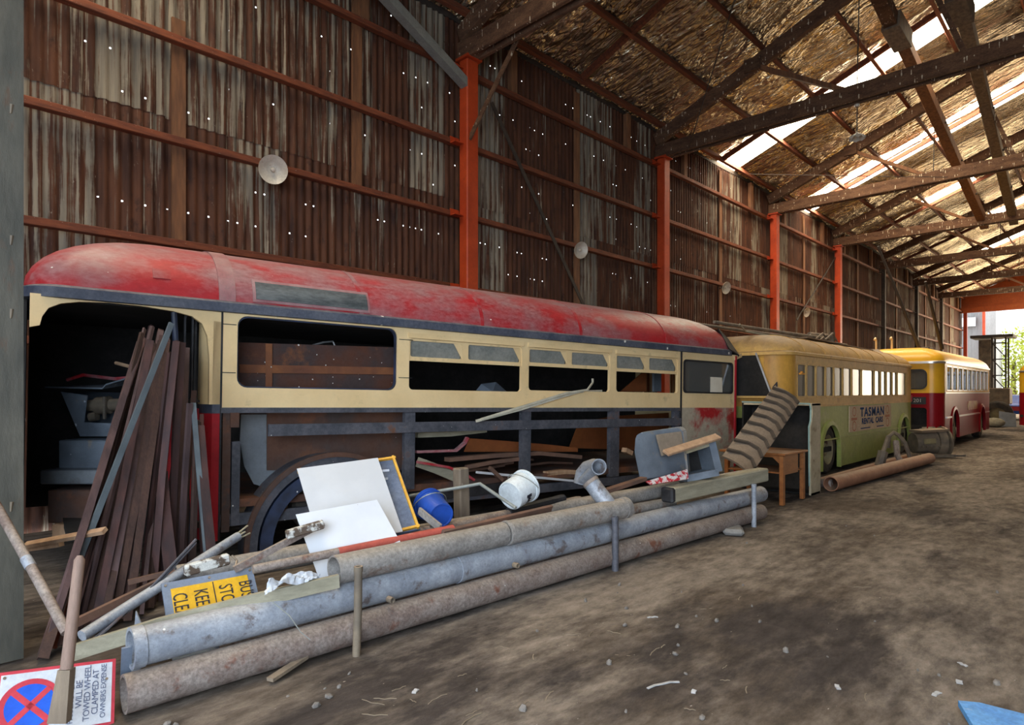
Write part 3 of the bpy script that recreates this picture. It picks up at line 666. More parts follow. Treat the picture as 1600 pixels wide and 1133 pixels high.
# folding door leaves seen edge on behind the pillar, with black rubber window seals
for k, (u0, u1, y) in enumerate(((287, 302, .12), (303, 324, .20))):
    x0, x1 = ob(u0, 560, y).x, ob(u1, 560, y).x; z0, z1 = ob(300, 629, y).z, ob(300, 490, y).z
    q = rr(x0, x1, z0, z1, .07); n = len(q); cx = (x0+x1)/2; cz = (z0+z1)/2
    bm = B(); plate(bm, q, [[(cx+(p[0]-cx)*.62, cz+(p[1]-cz)*.95) for p in q]], .04); bmesh.ops.translate(bm, verts=bm.verts, vec=(0, y, 0)); bp('door_window_seal', bm, m_black)
    bm = B(); plate(bm, [(x0-.01, .2), (x1+.01, .2), (x1+.01, z0-.06), (x0-.01, z0-.06)], [], .03); bmesh.ops.translate(bm, verts=bm.verts, vec=(0, y+.02, 0)); bp('door_leaf', bm, m_busredlow)
bm = B(); tube(bm, [ob(272, 488, .05), ob(279, 600, .03), ob(290, 760, 0), ob(298, 868, -.02)], .028, 8); bp('door_pole', bm, m_navy, None, True)
bm = B(); tube(bm, [ob(303, 630, .1), ob(300, 690, .08)], .02, 8); bp('door_handle', bm, m_navy)
# lower side: edge post, rails and posts left after the skin was taken off
bm = B(); box(bm, (XP+.02, .0, .25), (bx(362), .08, ZB-.05)); bp('door_post', bm, m_rustplain)
bm = B(); box(bm, (bx(365), .02, .3), (bx(378), .09, bz(370, 690))); bp('door_post', bm, m_steelblk)
bm = B(); box(bm, (bx(360), -.02, bz(360, 668)), (bx(374), .05, bz(360, 645))); bp('post_bracket', bm, m_rustplain)
z0, z1 = bz(700, 673), bz(700, 660)
bm = B(); box(bm, (bx(420), -.015, z0-.01), (bx(1064), .02, z1+.01)); bp('side_rail', bm, m_steelblk)
for u0, u1, vb in ((635, 651, 765), (818, 832, 748), (956, 970, 745), (1056, 1064, 720)):
    um = (u0+u1)/2; bm = B(); box(bm, (bx(u0), .02, bz(um, vb)), (bx(u1), .09, ZB-.05)); bp('side_post', bm, m_steelblk)
bm = B(); box(bm, (XP, .05, .48), (XR-.1, BW-.05, .56)); bp('floor_deck', bm, m_rustplain)
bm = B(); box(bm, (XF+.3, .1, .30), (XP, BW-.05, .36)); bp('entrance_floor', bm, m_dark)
bm = B(); box(bm, (XP, .03, .30), (XR-.1, .10, .42)); bp('sill_rail', bm, m_steelblk)
# far side, painted near black for the unlit interior behind the openings
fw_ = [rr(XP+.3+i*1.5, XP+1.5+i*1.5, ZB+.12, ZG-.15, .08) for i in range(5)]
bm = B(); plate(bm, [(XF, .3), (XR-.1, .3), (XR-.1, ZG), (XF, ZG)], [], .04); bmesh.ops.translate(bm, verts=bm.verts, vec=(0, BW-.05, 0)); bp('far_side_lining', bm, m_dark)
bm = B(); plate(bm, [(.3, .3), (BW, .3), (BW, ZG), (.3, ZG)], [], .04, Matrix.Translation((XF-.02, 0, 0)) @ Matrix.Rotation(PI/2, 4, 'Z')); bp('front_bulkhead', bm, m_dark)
# rust-coloured partition sheet inside the first window
m_rib = M('orange_rust_rib', (.26, .095, .035), (.15, .055, .03), 3, spots=(WHT, 11, .15))
y = .45; p0, p1 = ob(372, 535, y), ob(625, 543, y); q0, q1 = ob(372, 612, y), ob(625, 614, y)
def sheet(name, pts, y, m, parent=None, t=.012, lab=None):
    bm = B(); plate(bm, [(p.x, p.z) for p in pts], [], t); bmesh.ops.translate(bm, verts=bm.verts, vec=(0, y, 0)); return bp(name, bm, m, parent, label=lab)
psh = sheet('partition_sheet', [q0-V((0, 0, .3)), q1-V((0, 0, .3)), p1, p0], y, m_rustpanel)
for uu in (420,): 
    a, b = ob(uu, 537, y-.02), ob(uu, 610, y-.02); bm = B(); beam(bm, a, b, .07, .012, up=(0, 1, 0)); part('sheet_rib', bm, m_rib, psh, world=False)
bm = B(); beam(bm, ob(374, 576, y-.015), ob(624, 580, y-.015), .012, .09); part('sheet_rib', bm, m_rib, psh, world=False)
bm = B(); tube(bm, [ob(488, 540, .7), ob(505, 535, .7), ob(520, 533.5, .7), ob(524, 542, .7)], .012, 8); bp('grab_rail', bm, m_silver)
# lower panels seen through the stripped side
sheet('inner_panel', [ob(417, 735, .3), ob(636, 735, .3), ob(636, 644, .3), ob(417, 644, .3)], .3, m_rustplain)
g = [ob(u, v, .25) for u, v in ((380, 648), (378, 690), (385, 730), (400, 758), (425, 765), (470, 760), (470, 648))]
sheet('curved_inner_panel', g, .33, m_greypanel)
# front wheel arch and wheel
wc = ob(522, 838, -.05); wcx, wcz = wc.x, .06
def archring(r0, r1, y0, y1, m, name, a0=20, a1=200):
    bm = B(); n = 26; ring = []
    for i in range(n+1):
        a = R(a0+(a1-a0)*i/n); c_, s_ = math.cos(a), math.sin(a)
        ring.append([bm.verts.new((wcx+r*c_, yy, wcz+r*s_)) for r, yy in ((r0, y0), (r1, y0), (r1, y1), (r0, y1))])
    for a, b in zip(ring, ring[1:]):
        for k in range(4): bm.faces.new((a[k], a[(k+1) % 4], b[(k+1) % 4], b[k]))
    bm.faces.new(ring[0]); bm.faces.new(ring[-1]); bp(name, bm, m, None, True)
ra = abs(ob(386, 838, -.05).x-wcx)
archring(ra-.10, ra, -.06, .30, m_steelblk, 'wheel_arch'); archring(ra-.26, ra-.13, -.04, .25, m_navy, 'arch_liner'); archring(ra-.02, ra+.03, -.07, -.03, m_rustplain, 'arch_lip')
def wheel(parent, cx, y, cz, r, wd, world=False, rimm=None):
    mt = Matrix.Translation((cx, y+wd, cz)) @ Matrix.Rotation(PI/2, 4, 'X')
    bm = B(); lathe(bm, [(r*.62, 0), (r*.70, 0), (r*.93, wd*.04), (r, wd*.2), (r, wd*.8), (r*.93, wd*.96), (r*.70, wd), (r*.62, wd*.98), (r*.60, wd*.5), (r*.62, 0)], 32, mt); t = part('tyre', bm, m_tyre, parent, True, world=False)
    bm = B(); lathe(bm, [(0, wd*.62), (r*.16, wd*.62), (r*.18, wd*.80), (r*.25, wd*.80), (r*.30, wd*.55), (r*.46, wd*.5), (r*.56, wd*.75), (r*.62, wd*.98), (r*.60, wd*.9), (r*.58, wd*.3), (0, wd*.3)], 32, mt); rm = part('wheel_rim', bm, rimm or m_rim, parent, True, world=False)
    for k in range(8):
        a = k*PI/4; bm = B(); c_ = mt @ V((r*.36*math.cos(a), r*.36*math.sin(a), wd*.50)); d_ = mt @ V((r*.36*math.cos(a), r*.36*math.sin(a), wd*.62)); tube(bm, [c_, d_], r*.035, 6); part('wheel_nut', bm, m_iron, rm, world=False)
wheel(bus, wcx+.05, .12, .47, .45, .24, rimm=m_black)  # rim blackened to stand for the shade inside the arch
bm = B(); wheelr = ob(1000, 780)
# things lying inside: strips, boards and pipes, each its own
def instrip(name, pts, y, w, h, m, label, cat, group=None, up=None):
    P = [obw(u, v, yy) for (u, v), yy in zip(pts, y if isinstance(y, (list, tuple)) else [y]*len(pts))]
    bm = B()
    for a, b in zip(P, P[1:]): beam(bm, a, b+(b-a).normalized()*.004, w, h, up=up or (0, 0, 1))
    return solo(name, bm, m, label, cat, group)
m_mould = M('cream_moulding', (.66, .62, .50), (.5, .47, .37), 4, rough=.5)
instrip('metal_moulding', [(744, 658), (812, 640), (870, 622), (905, 612), (940, 611)], [-.08, -.06, -.05, -.02, .15], .02, .034, m_mould, 'pair of cream mouldings slung from the stripped side up over the window sill, lower one', 'moulding')
instrip('metal_moulding', [(752, 655), (830, 631), (885, 614), (918, 609), (926, 598), (926, 592)], [-.10, -.09, -.07, -.03, .05, .05], .02, .026, m_mould, 'cream moulding with a hooked end poking up in the middle window', 'moulding')
instrip('pale_board', [(650, 680), (702, 678), (757, 672)], .25, .10, .06, m_plank, 'grey green board lying high inside the bus behind the side rail', 'board')
P = [obw(u, v, .45) for u, v in ((726, 706), (903, 706), (903, 700), (860, 695), (790, 689), (735, 685))]
bm = B(); q = [bm.verts.new(p) for p in P]; bm.faces.new(q); r = bmesh.ops.extrude_face_region(bm, geom=list(bm.faces), use_keep_orig=True); bmesh.ops.translate(bm, verts=[v for v in r['geom'] if isinstance(v, bmesh.types.BMVert)], vec=(0, .02, 0))
solo('curved_sheet', bm, m_orangesheet, 'orange brown sheet with a sagging top edge lying inside the bus', 'sheet')
P = [obw(u, v, 1.0) for u, v in ((890, 700), (1045, 705), (1045, 645), (960, 650), (905, 660))]
bm = B(); q = [bm.verts.new(p) for p in P]; bm.faces.new(q); r = bmesh.ops.extrude_face_region(bm, geom=list(bm.faces), use_keep_orig=True); bmesh.ops.translate(bm, verts=[v for v in r['geom'] if isinstance(v, bmesh.types.BMVert)], vec=(0, .02, 0))
solo('rust_sheet', bm, m_orangesheet, 'tall brown sheet standing inside the bus behind the third side post', 'sheet')
instrip('red_edged_strip', [(650, 706), (712, 704), (726, 692), (730, 684)], .08, .06, .03, m_busred, 'bent strip with red flaked edge inside the bus beside the second side post', 'strip')
instrip('brown_plank', [(698, 718), (780, 711), (840, 708), (905, 714)], .15, .12, .055, m_brownstrip, 'long brown plank crossing the inside of the bus below the orange sheet', 'plank')
instrip('brown_plank', [(728, 730), (770, 722), (820, 716)], .1, .05, .05, m_brownstrip, 'short brown plank slanting under the long one inside the bus', 'plank')
instrip('curved_board', [(652, 722), (680, 732), (710, 745)], .05, .03, .12, m_plank, 'curved olive board end sagging out by the blue bucket', 'board')
instrip('red_tipped_strip', [(652, 722), (700, 730), (728, 742), (740, 750)], .0, .05, .03, m_busred, 'thin strip with red tip above the blue bucket', 'strip')
instrip('wood_offcut', [(765, 731), (784, 750)], .0, .06, .05, m_brownstrip, 'short upright wooden offcut leaning behind the white bucket', 'offcut')
instrip('white_strip', [(745, 738), (800, 743), (850, 747), (902, 752)], .02, .05, .03, m_board, 'dull white strip lying along the sill behind the white bucket', 'strip')
instrip('torn_wood', [(852, 740), (880, 737), (905, 738)], .1, .10, .06, m_palewood, 'torn pale wood splinter lying inside the bus right of the white bucket', 'wood')
for k in range(9):
    u = random.uniform(655, 930); v = random.uniform(712, 752); l = random.uniform(50, 130)
    instrip('brown_strip', [(u, v), (u+l/2, v-random.uniform(0, 6)), (u+l, v-random.uniform(-6, 10))], random.uniform(.25, 1.2), random.uniform(.04, .08), .03, m_brownstrip, 'thin brown strip in the tangle on the floor of the stripped bus', 'strip', 'strips on the bus floor')
instrip('black_pipe', [(640, 778), (740, 766), (800, 758)], .05, .12, .12, m_black, 'black drain pipe lying behind the square post by the blue bucket', 'pipe')
instrip('wood_block', [(975, 703), (985, 708)], .0, .1, .07, m_palewood, 'small orange wood block beside the battered zinc cover', 'wood')
bm = B(); a = [obw(u, v, .5) for u, v in ((744, 610), (752, 600), (775, 597), (792, 612))]; q = [bm.verts.new(p) for p in a]+[bm.verts.new(obw(770, 612, .2))]
bm.faces.new(q[:4])
for i in range(3): bm.faces.new((q[i], q[i+1], q[4]))
solo('crumpled_sheet', bm, m_scrap, 'crumpled zinc sheet peeping over the sill of the second window', 'sheet')
bm = B(); a = [obw(u, v, .7) for u, v in ((970, 612), (1010, 612), (1010, 577))]; q = [bm.verts.new(p) for p in a]; bm.faces.new(q); r = bmesh.ops.extrude_face_region(bm, geom=list(bm.faces), use_keep_orig=True); bmesh.ops.translate(bm, verts=[v for v in r['geom'] if isinstance(v, bmesh.types.BMVert)], vec=(0, .02, 0))
solo('triangular_sheet', bm, m_orangesheet, 'triangular brown sheet standing in the fourth window of the stripped bus', 'sheet')
bm = B(); a, b = obw(1022, 612, .8), obw(1036, 576, .8); box(bm, (a.x, a.y, a.z), (b.x, a.y+.04, b.z)); solo('grey_board', bm, m_greypanel, 'upright grey board in the fourth window of the stripped bus', 'board')

# ---- machinery and crates in the entrance
t = thing('drive_unit', 'dusty grey machine casing with a motor showing in its side, inside the bus entrance', 'machine', obw(170, 700, .9))
y = .8
def dep(u, v, d): return pd(u, v, d)
bm = B(); q = [bm.verts.new(pd(u, v, 7.0)) for u, v in ((95, 612), (220, 614), (205, 682), (125, 682))]; q2 = [bm.verts.new(pd(u, v, 7.5)) for u, v in ((95, 612), (220, 614), (205, 682), (125, 682))]
for f in ((0,1,5,4),(3,0,4,7),(2,3,7,6),(4,5,6,7)): bm.faces.new([(q+q2)[i] for i in f])
fr = [(95, 612), (137, 618), (132, 660), (125, 682)]
bm.faces.new([bm.verts.new(pd(u, v, 6.98)) for u, v in fr]); bm.faces.new([bm.verts.new(pd(u, v, 6.98)) for u, v in ((132, 660), (185, 662), (180, 682), (125, 682))])
part('casing', bm, m_scrap, t)
bm = B(); tube(bm, [pd(140, 634, 7.15), pd(192, 632, 7.15)], .07, 12); tube(bm, [pd(152, 634, 7.13), pd(172, 633, 7.13)], .10, 12); part('motor', bm, m_iron, t, True)
bm = B(); tube(bm, [pd(141, 652, 7.1), pd(152, 650, 7.1)], .05, 10); tube(bm, [pd(163, 620, 7.05), pd(163, 655, 7.05)], .02, 6); part('motor_bracket', bm, m_iron, t)
def crate(name, label, u0, v0, u1, v1, d, m, dd=.5):
    bm = B(); a = [pd(u, v, d) for u, v in ((u0, v1), (u1, v1), (u1, v0), (u0, v0))]; n = V((FW.x, FW.y, 0))*dd
    vs = [bm.verts.new(p) for p in a]+[bm.verts.new(p+n) for p in a]
    for f in ((0,1,2,3),(4,5,6,7),(0,1,5,4),(1,2,6,5),(2,3,7,6),(3,0,4,7)): bm.faces.new([vs[i] for i in f])
    bmesh.ops.bevel(bm, geom=list(bm.edges), offset=.012, segments=1, affect='EDGES')
    return solo(name, bm, m, label, 'box')
crate('metal_box', 'upper flat grey metal box below the machine casing in the bus entrance', 91, 688, 190, 735, 6.7, m_scrap)
crate('metal_box', 'wide grey metal tray under the flat box in the bus entrance', 62, 735, 175, 757, 6.5, m_greypanel)
crate('wood_crate', 'dark wooden crate standing under the metal tray in the bus entrance', 74, 766, 160, 818, 6.4, m_rustplain)
crate('wood_block', 'pale wooden block behind the leaning bars at the foot of the crate', 80, 820, 110, 846, 6.2, m_palewood, .15)
bm = B(); a = [pd(70, 604, 6.9), pd(160, 606, 6.8), (pd(165, 600, 6.8)), pd(205, 588, 7.0), pd(195, 600, 7.2)]; q = [bm.verts.new(p) for p in a]; bm.faces.new(q); r = bmesh.ops.extrude_face_region(bm, geom=list(bm.faces), use_keep_orig=True); bmesh.ops.translate(bm, verts=[v for v in r['geom'] if isinstance(v, bmesh.types.BMVert)], vec=(0, 0, -.015))
solo('bent_sheet', bm, m_scrap, 'bent grey sheet lying on top of the machine casing in the bus entrance', 'sheet')
bm = B(); tube(bm, [pd(105, 594, 7.1), pd(130, 586, 7.1), pd(180, 592, 7.0), pd(205, 590, 7.0)], .02, 6); solo('red_strip', bm, m_busred, 'curved dark red strip lying above the machine in the bus entrance', 'strip')
bm = B(); tube(bm, [pd(181, 567, 6.9), pd(208, 574, 6.8)], .02, 6); solo('wood_stick', bm, m_palewood, 'short pale stick poking out behind the leaning bars', 'stick')

# ================================================================== LEANING BARS
rnd = random.Random(5)
def bar3(p0, p1, kind, w, h, roll):
    bm = B(); p0, p1 = V(p0), V(p1); s, t = frame(p1-p0, V((0, 1, .2)))
    c, n = math.cos(roll), math.sin(roll); s, t = s*c+t*n, t*c-s*n
    prof = [(-w/2, -h/2), (w/2, -h/2), (w/2, -h/2+.008), (-w/2+.008, -h/2+.008), (-w/2+.008, h/2), (-w/2, h/2)] if kind == 'angle' else [(-w/2, -h/2), (w/2, -h/2), (w/2, h/2), (-w/2, h/2)]
    bend = rnd.uniform(-.02, .02); mid = p0.lerp(p1, rnd.uniform(.35, .65))+s*bend+t*bend
    rings = [[bm.verts.new(p+s*a+t*b) for a, b in prof] for p in (p0, mid, p1)]; k = len(prof)
    for a, b in zip(rings, rings[1:]):
        for i in range(k): bm.faces.new((a[i], a[(i+1) % k], b[(i+1) % k], b[i]))
    bm.faces.new(rings[0]); bm.faces.new(rings[-1]); return bm
N = 36
m_bar2 = M('grey_purple_bar', (.12, .072, .07), (.065, .042, .045), 3, (3, 3, .7), rough=.7, vary=.25); m_bar3 = M('dark_brown_bar', (.05, .028, .024), (.075, .04, .03), 3, (3, 3, .7), rough=.8, vary=.2)
for i in range(N):
    t = (i+rnd.uniform(-.4, .4))/(N-1); t = min(1, max(0, t))
    ub = 62+265*t+rnd.uniform(-8, 8); vb = 1025-125*t+rnd.uniform(-12, 10)
    ut = 222+88*t**1.3+rnd.uniform(-8, 8); vt = 545-30*math.sin(PI*min(1, t*1.6))+rnd.uniform(-12, 25)+70*max(0, t-.75)
    if t > .80: ut += 6; vt = rnd.uniform(600, 680)
    p0 = pz(ub, vb, .02); p1 = pd(ut, vt, 5.95+.15*rnd.random()-.33*(i % 3))
    bm = bar3(p0, p1, rnd.choice(('angle', 'flat', 'angle')), rnd.uniform(.03, .065), rnd.uniform(.015, .04), rnd.uniform(-.7, .7))
    solo('steel_bar', bm, rnd.choice((m_bar, m_bar2, m_bar3, m_bar)), 'dark rusted steel bar in the sheaf leaning against the bus entrance', 'steel bar', 'rusted bars leaning at the bus entrance')
for (ut, vt, ub, vb, m, w, lb) in ((268, 505, 75, 1000, m_barblue, .04, 'slate grey flat bar lying across the front of the leaning rusted sheaf'), (205, 700, 82, 1012, m_barred, .05, 'bright orange rusted bar at the foot of the leaning sheaf'), (198, 690, 120, 985, m_barred, .06, 'orange red bar in the middle of the leaning sheaf'),
        (246, 650, 268, 900, m_bar, .10, 'wide maroon bar leaning the other way across the sheaf'), (302, 630, 322, 862, m_barblue, .04, 'short slate bar standing by the door pole of the bus'), (312, 665, 330, 862, m_bar, .07, 'short wide brown bar standing next to the red door pillar'), (275, 640, 232, 925, m_busredlow, .035, 'thin red bar standing in the leaning sheaf near the door pole')):
    d0 = 5.35 if vt > 600 else 5.2
    p0 = pz(ub, vb, .02); p0 = p0 if p0.x < 3 else p0; p1 = pd(ut, vt, d0); L2 = pd(ub, vb, min(d0-.3, (p0-EYE).dot(FW)))
    solo('steel_bar', bar3(L2, p1, 'flat', w, .02, rnd.uniform(-.2, .2)), m, lb, 'steel bar')

# ================================================================== THE PIPE STACK
def pipe(label, p0, p1, r, m, wall=.012, seg=24, collars=(), cat='pipe', name='pipe', n=2):
    p0, p1 = V(p0), V(p1); t = thing(name, label, cat, p0)
    bm = B(); pts = [p0.lerp(p1, i/n) for i in range(n+1)]; tube(bm, pts, r, seg, wall); part('pipe_wall', bm, m, t, True)
    for f, l, k in collars:
        a = p0.lerp(p1, f); d = (p1-p0).normalized(); bm = B(); tube(bm, [a-d*l/2, a+d*l/2], r+k, seg, k+.004); part('joint_collar', bm, m, t, True)
    return t
def py(u, v, y): return pY(u, v, y)
rL = .102
lo0 = V((.95, 3.79, rL)); lo1 = V((8.25, 3.47, rL+.01))
pipe('long brown rusty pipe at the front foot of the stack, lying on the dirt', lo0, lo1, rL, m_piperust, .016)
d_ = (lo1-lo0).normalized()
# shaded pipe just behind the front one
pipe('dark pipe half hidden in the shade behind the front foot pipe', (1.5, 4.02, rL), (8.3, 3.70, rL), rL, m_piperust)
up0 = pd(207, 1013, 3.42); up1 = pd(1188, 772, 8.55)
t = pipe('long blue grey pipe with a bolted end cap, second from the ground at the front', up0, up1, .106, m_pipeblue, .014, collars=((.30, .05, .006),))
d = (up1-up0).normalized(); bm = B(); tube(bm, [up0-d*.01, up0+d*.05], .113, 24, .02); part('end_flange', bm, m_pipeblue, t, True)
bm = B(); s_, t_ = frame(d); beam(bm, up0+s_*-.02+t_*.02-d*.03, up0+s_*.06-t_*.16-d*.02, .05, .012); part('end_strap', bm, m_signframe, t)
for u, v, dd in ((612, 938, 4.35), (808, 884, 5.2)):
    bm = B(); c = pd(u, v, dd); tube(bm, [c+V((0, .04, 0)), c-V((0, .012, 0))], .022, 10, .006); part('tapped_hole', bm, m_iron, t)
a0, a1, a2 = pd(522, 891, 4.22), pd(786, 834, 5.28), pd(978, 793, 6.30)
pipe('short grey pipe with an open end lying on top of the blue grey pipe', a0, a1, .098, m_pipegrey)
t = pipe('dusty grey tee pipe with a pale blue branch standing up from its end', a1+(a2-a1)*.012, a2, .100, m_pipegrey, collars=((.98, .06, .006), (.015, .03, .004)))
bp0 = a2+(a1-a2)*.13; bp1 = pd(922, 752, 6.28)
bm = B(); tube(bm, [bp0, bp1], .082, 20, .012); part('branch', bm, m_pipeblue, t, True); bm = B(); d = (bp1-bp0).normalized(); tube(bm, [bp1-d*.03, bp1+d*.006], .087, 20, .02); part('branch_collar', bm, m_piperust, t, True)
# elbow behind it
t = thing('pipe_elbow', 'short blue grey pipe elbow with its open mouth facing the aisle, behind the tee pipe', 'pipe', pd(928, 735, 6.9))
pts = [pd(908, 756, 7.0), pd(911, 740, 7.0), pd(918, 732, 6.95), pd(928, 729, 6.82), pd(936, 729.5, 6.66)]
bm = B(); tube(bm, pts, .085, 20, .012); part('pipe_wall', bm, m_pipeblue, t, True)
b0, b1 = pd(275, 903, 4.35), pd(1180, 741, 8.75)
pipe('long grey pipe at the back of the stack, from the yellow sign to the tread', b0, b1, .085, m_pipegrey)
bm = B(); beam(bm, pd(1046, 773, 7.05), pd(1193, 741, 8.35), .15, .17, bev=.015); t = thing('timber_beam', 'squared pale timber with a dark sawn end on top of the pipes', 'timber', pd(1046, 773, 7.05)); part('timber', bm, m_plank, t)
bm = B(); d = (pd(1193, 741, 8.35)-pd(1046, 773, 7.05)).normalized(); beam(bm, pd(1046, 773, 7.05)-d*.06, pd(1046, 773, 7.05)+d*.02, .16, .165, bev=.02); part('end_shoe', bm, m_black, t)
pipe('thin brown pipe lying behind the tee pipe on the stack', pd(640, 838, 5.1), pd(905, 783, 6.9), .055, m_piperust)
pipe('faded blue grey pipe end showing under the square timber', pd(985, 797, 6.75), pd(1050, 785, 7.4), .06, m_pipegrey)
t = thing('red_rod', 'red painted pipe lying along the stack in front of the white boards', 'pipe', pd(400, 888, 4.1))
bm = B(); r0, r1 = pd(395, 890, 4.12), pd(708, 826, 5.0); tube(bm, [r0, r1], .030, 14); part('pipe_wall', bm, m_piperust, t, True)
bm = B(); m_redrod = M('red_rod_paint', (.42, .085, .06), (.34, .07, .05), 4, rough=.55, rust=((.45, .25, .2), 5, .62, .7)); tube(bm, [r0.lerp(r1, .38), r1], .0315, 14); part('painted_length', bm, m_redrod, t, True, label='red painted half')
bm = B(); beam(bm, pd(690, 838, 4.9), pd(860, 797, 5.9), .03, .10, roll=.4); solo('rusty_flat_bar', bm, m_brownstrip, 'long rusty flat strip lying over the grey pipe joint', 'strip')
bm = B(); tube(bm, [pd(795, 800, 6.0), pd(880, 779, 6.6)], .045, 10); solo('black_tube', bm, m_black, 'short black tube lying beside the white bucket', 'tube')
# flat plank along the front
q = [pd(108, 1022, 3.42), pd(250, 977, 3.62), pd(400, 938, 3.86), pd(528, 908, 4.14)]
bm = B()
for a, b in zip(q, q[1:]): beam(bm, a, b+(b-a)*.01, .03, .085)
solo('flat_plank', bm, m_plank, 'long pale green grey plank along the top of the blue grey pipe', 'plank')
# stakes
def stake(label, u, vt, vb, r, m, dx=0):
    b = pz(u, vb, 0); d = (b-EYE).dot(FW); a = pd(u+dx, vt, d); t = thing('stake', label, 'stake', (b.x, b.y, 0)); bm = B(); tube(bm, [b-V((0, 0, .1)), b.lerp(a, .5)+V((.006, 0, 0)), a], r, 12, .008); part('tube', bm, m, t, True)
    bm = B(); tube(bm, [a-V((0, 0, .03)), a+V((0, 0, .004))], r*1.12, 12, .012); part('burred_top', bm, m, t, True)
stake('rusty round stake holding the pipe stack, nearest the camera', 556, 886, 1022, .026, m_iron, 4)
stake('grey round stake in the middle of the pipe stack', 961, 808, 890, .033, m_steelblk)
stake('thin blue grey stake at the far end of the pipe stack', 1178, 757, 822, .03, m_pipeblue)
# square post
p = obw(716, 800, -.55); t = thing('square_post', 'short square weathered post standing between the two buckets', 'post', p)
bm = B(); beam(bm, pd(722, 812, 6.0), pd(720, 731, 6.0), .125, .11, up=(0, 1, 0), bev=.012); part('timber', bm, m_greytimber, t)
bm = B(); tube(bm, [pd(722, 757, 5.93), pd(722, 757, 5.96)], .012, 8); part('nail', bm, m_iron, t)
bm = B(); tube(bm, [pd(640, 775, 5.9), pd(712, 763, 5.85), pd(750, 756, 5.8), pd(806, 794, 5.5)], .016, 8); solo('bent_rod', bm, m_galv, 'bent grey rod hooked round the square post towards the white bucket', 'rod')
bm = B(); beam(bm, pd(655, 798, 5.2), pd(688, 825, 5.0), .02, .06); solo('grey_strap', bm, m_pipegrey, 'flat grey strap slanting down below the blue bucket', 'strap')
# ------------------------------------------------------------------ buckets
def bucket(label, base, axis, r0, r1, h, m, mark=None):
    ax = V(axis).normalized(); s, t2 = frame(ax); mt = Matrix(((s.x, t2.x, ax.x, base.x), (s.y, t2.y, ax.y, base.y), (s.z, t2.z, ax.z, base.z), (0, 0, 0, 1)))
    t = thing('bucket', label, 'bucket', base)
    bm = B(); lathe(bm, [(0, .008), (r0*.86, .008), (r0*.9, 0), (r0, 0), (r0+.004, .02), (r1-.006, h*.86), (r1-.006, h), (r1-.012, h), (r0-.008, .02), (0, .02)], 28, mt); part('pail', bm, m, t, True)
    bm = B(); lathe(bm, [(r1-.004, h*.86), (r1+.008, h*.86), (r1+.008, h*.89), (r1-.002, h*.9), (r1-.002, h*.96), (r1+.010, h*.965), (r1+.010, h), (r1-.006, h)], 28, mt); part('rim', bm, m, t, True)
    bm = B(); tube(bm, [mt @ V((math.cos(a)*(r1+.015), math.sin(a)*(r1+.012), h*.9-.10*math.sin(a))) for a in [PI*i/12 for i in range(13)]], .004, 6); part('handle', bm, m_galv, t)
    if mark:
        bm = B(); g = []
        for i in range(7):
            a = mark+(i-3)*.11; row = []
            for z in (.30, .36, .50, .56): row.append(bm.verts.new(mt @ V(((r0+(r1-r0)*z+.0025)*math.cos(a), (r0+(r1-r0)*z+.0025)*math.sin(a), h*z))))
            g.append(row)
        for i in range(6):
            for k in range(3):
                if k == 1 or i in (0, 1, 5) or (k == 2 and i == 3): bm.faces.new((g[i][k], g[i+1][k], g[i+1][k+1], g[i][k+1]))
        part('worn_mark', bm, m_ink, t)
    return t
c = pd(690, 806, 5.25)
bucket('blue plastic bucket lying on its side by the orange framed notice board', c, pd(665, 783, 5.55)-c, .105, .132, .29, m_bluebucket)
c = pd(797, 775, 5.85)
bucket('white plastic bucket lying tilted on the stack with a worn black mark', c, pd(824, 757, 6.05)-c, .135, .152, .25, m_whitebucket, R(205))
# ------------------------------------------------------------------ boards and signs
def board(name, label, cat, corners, t, m, th=.012):
    e = thing(name, label, cat, corners[3]); return e
cs = [pd(464, 735, 5.25), pd(617, 714, 5.55), pd(657, 826, 5.05), pd(512, 862, 4.75)]
t = thing('notice_board', 'navy notice board with an orange frame leaning behind the white boards', 'board', cs[3])
bm = B(); quadboard(bm, cs, .02); part('panel', bm, M('slate_blue_board', (.09, .12, .19), (.13, .16, .23), 4, spots=(WHT, 12, .12)), t)
nrm = (cs[1]-cs[0]).cross(cs[3]-cs[0]).normalized(); nrm = nrm if nrm.dot(EYE-cs[0]) > 0 else -nrm
m_amber = M('amber_frame', (.66, .36, .04), (.56, .28, .03), 5, rough=.5)
for i in range(4):
    a, b = cs[i], cs[(i+1) % 4]; bm = B(); ce = (cs[0]+cs[2])/2; ins = ((ce-(a+b)/2).normalized())*.02; beam(bm, a+ins+nrm*.006, b+ins+nrm*.006, .036, .02, up=nrm.cross(b-a)); part('frame_rail', bm, m_amber, t)
for u, v, l in ((597, 737, 11), (600, 750, 6), (604, 762, 8)):
    bm = B(); beam(bm, pd(u, v, 5.33)+nrm*.01, pd(u+l, v-1, 5.36)+nrm*.01, .006, .018); part('paper_scrap', bm, m_board, t)
cs = [pd(464, 736, 5.18), pd(590, 719, 5.40), pd(629, 834, 4.96), pd(500, 858, 4.78)]
cs = [c+nrm*.03 for c in cs]
bm = B(); quadboard(bm, cs, .01); solo('white_board', bm, M('greyer_white_board', (.50, .52, .55), (.45, .47, .50), 2, rough=.55, bump=.015, grain=0, spots=((.22, .21, .2), 13, .10)), 'upper white board leaning over the navy notice board', 'board')
cs = [pd(462, 804, 4.58), pd(589, 781, 4.83), pd(634, 862, 4.66), pd(500, 908, 4.38)]
bm = B(); quadboard(bm, cs, .01); solo('white_board', bm, m_board, 'lower square white board leaning in front of the other white board', 'board')
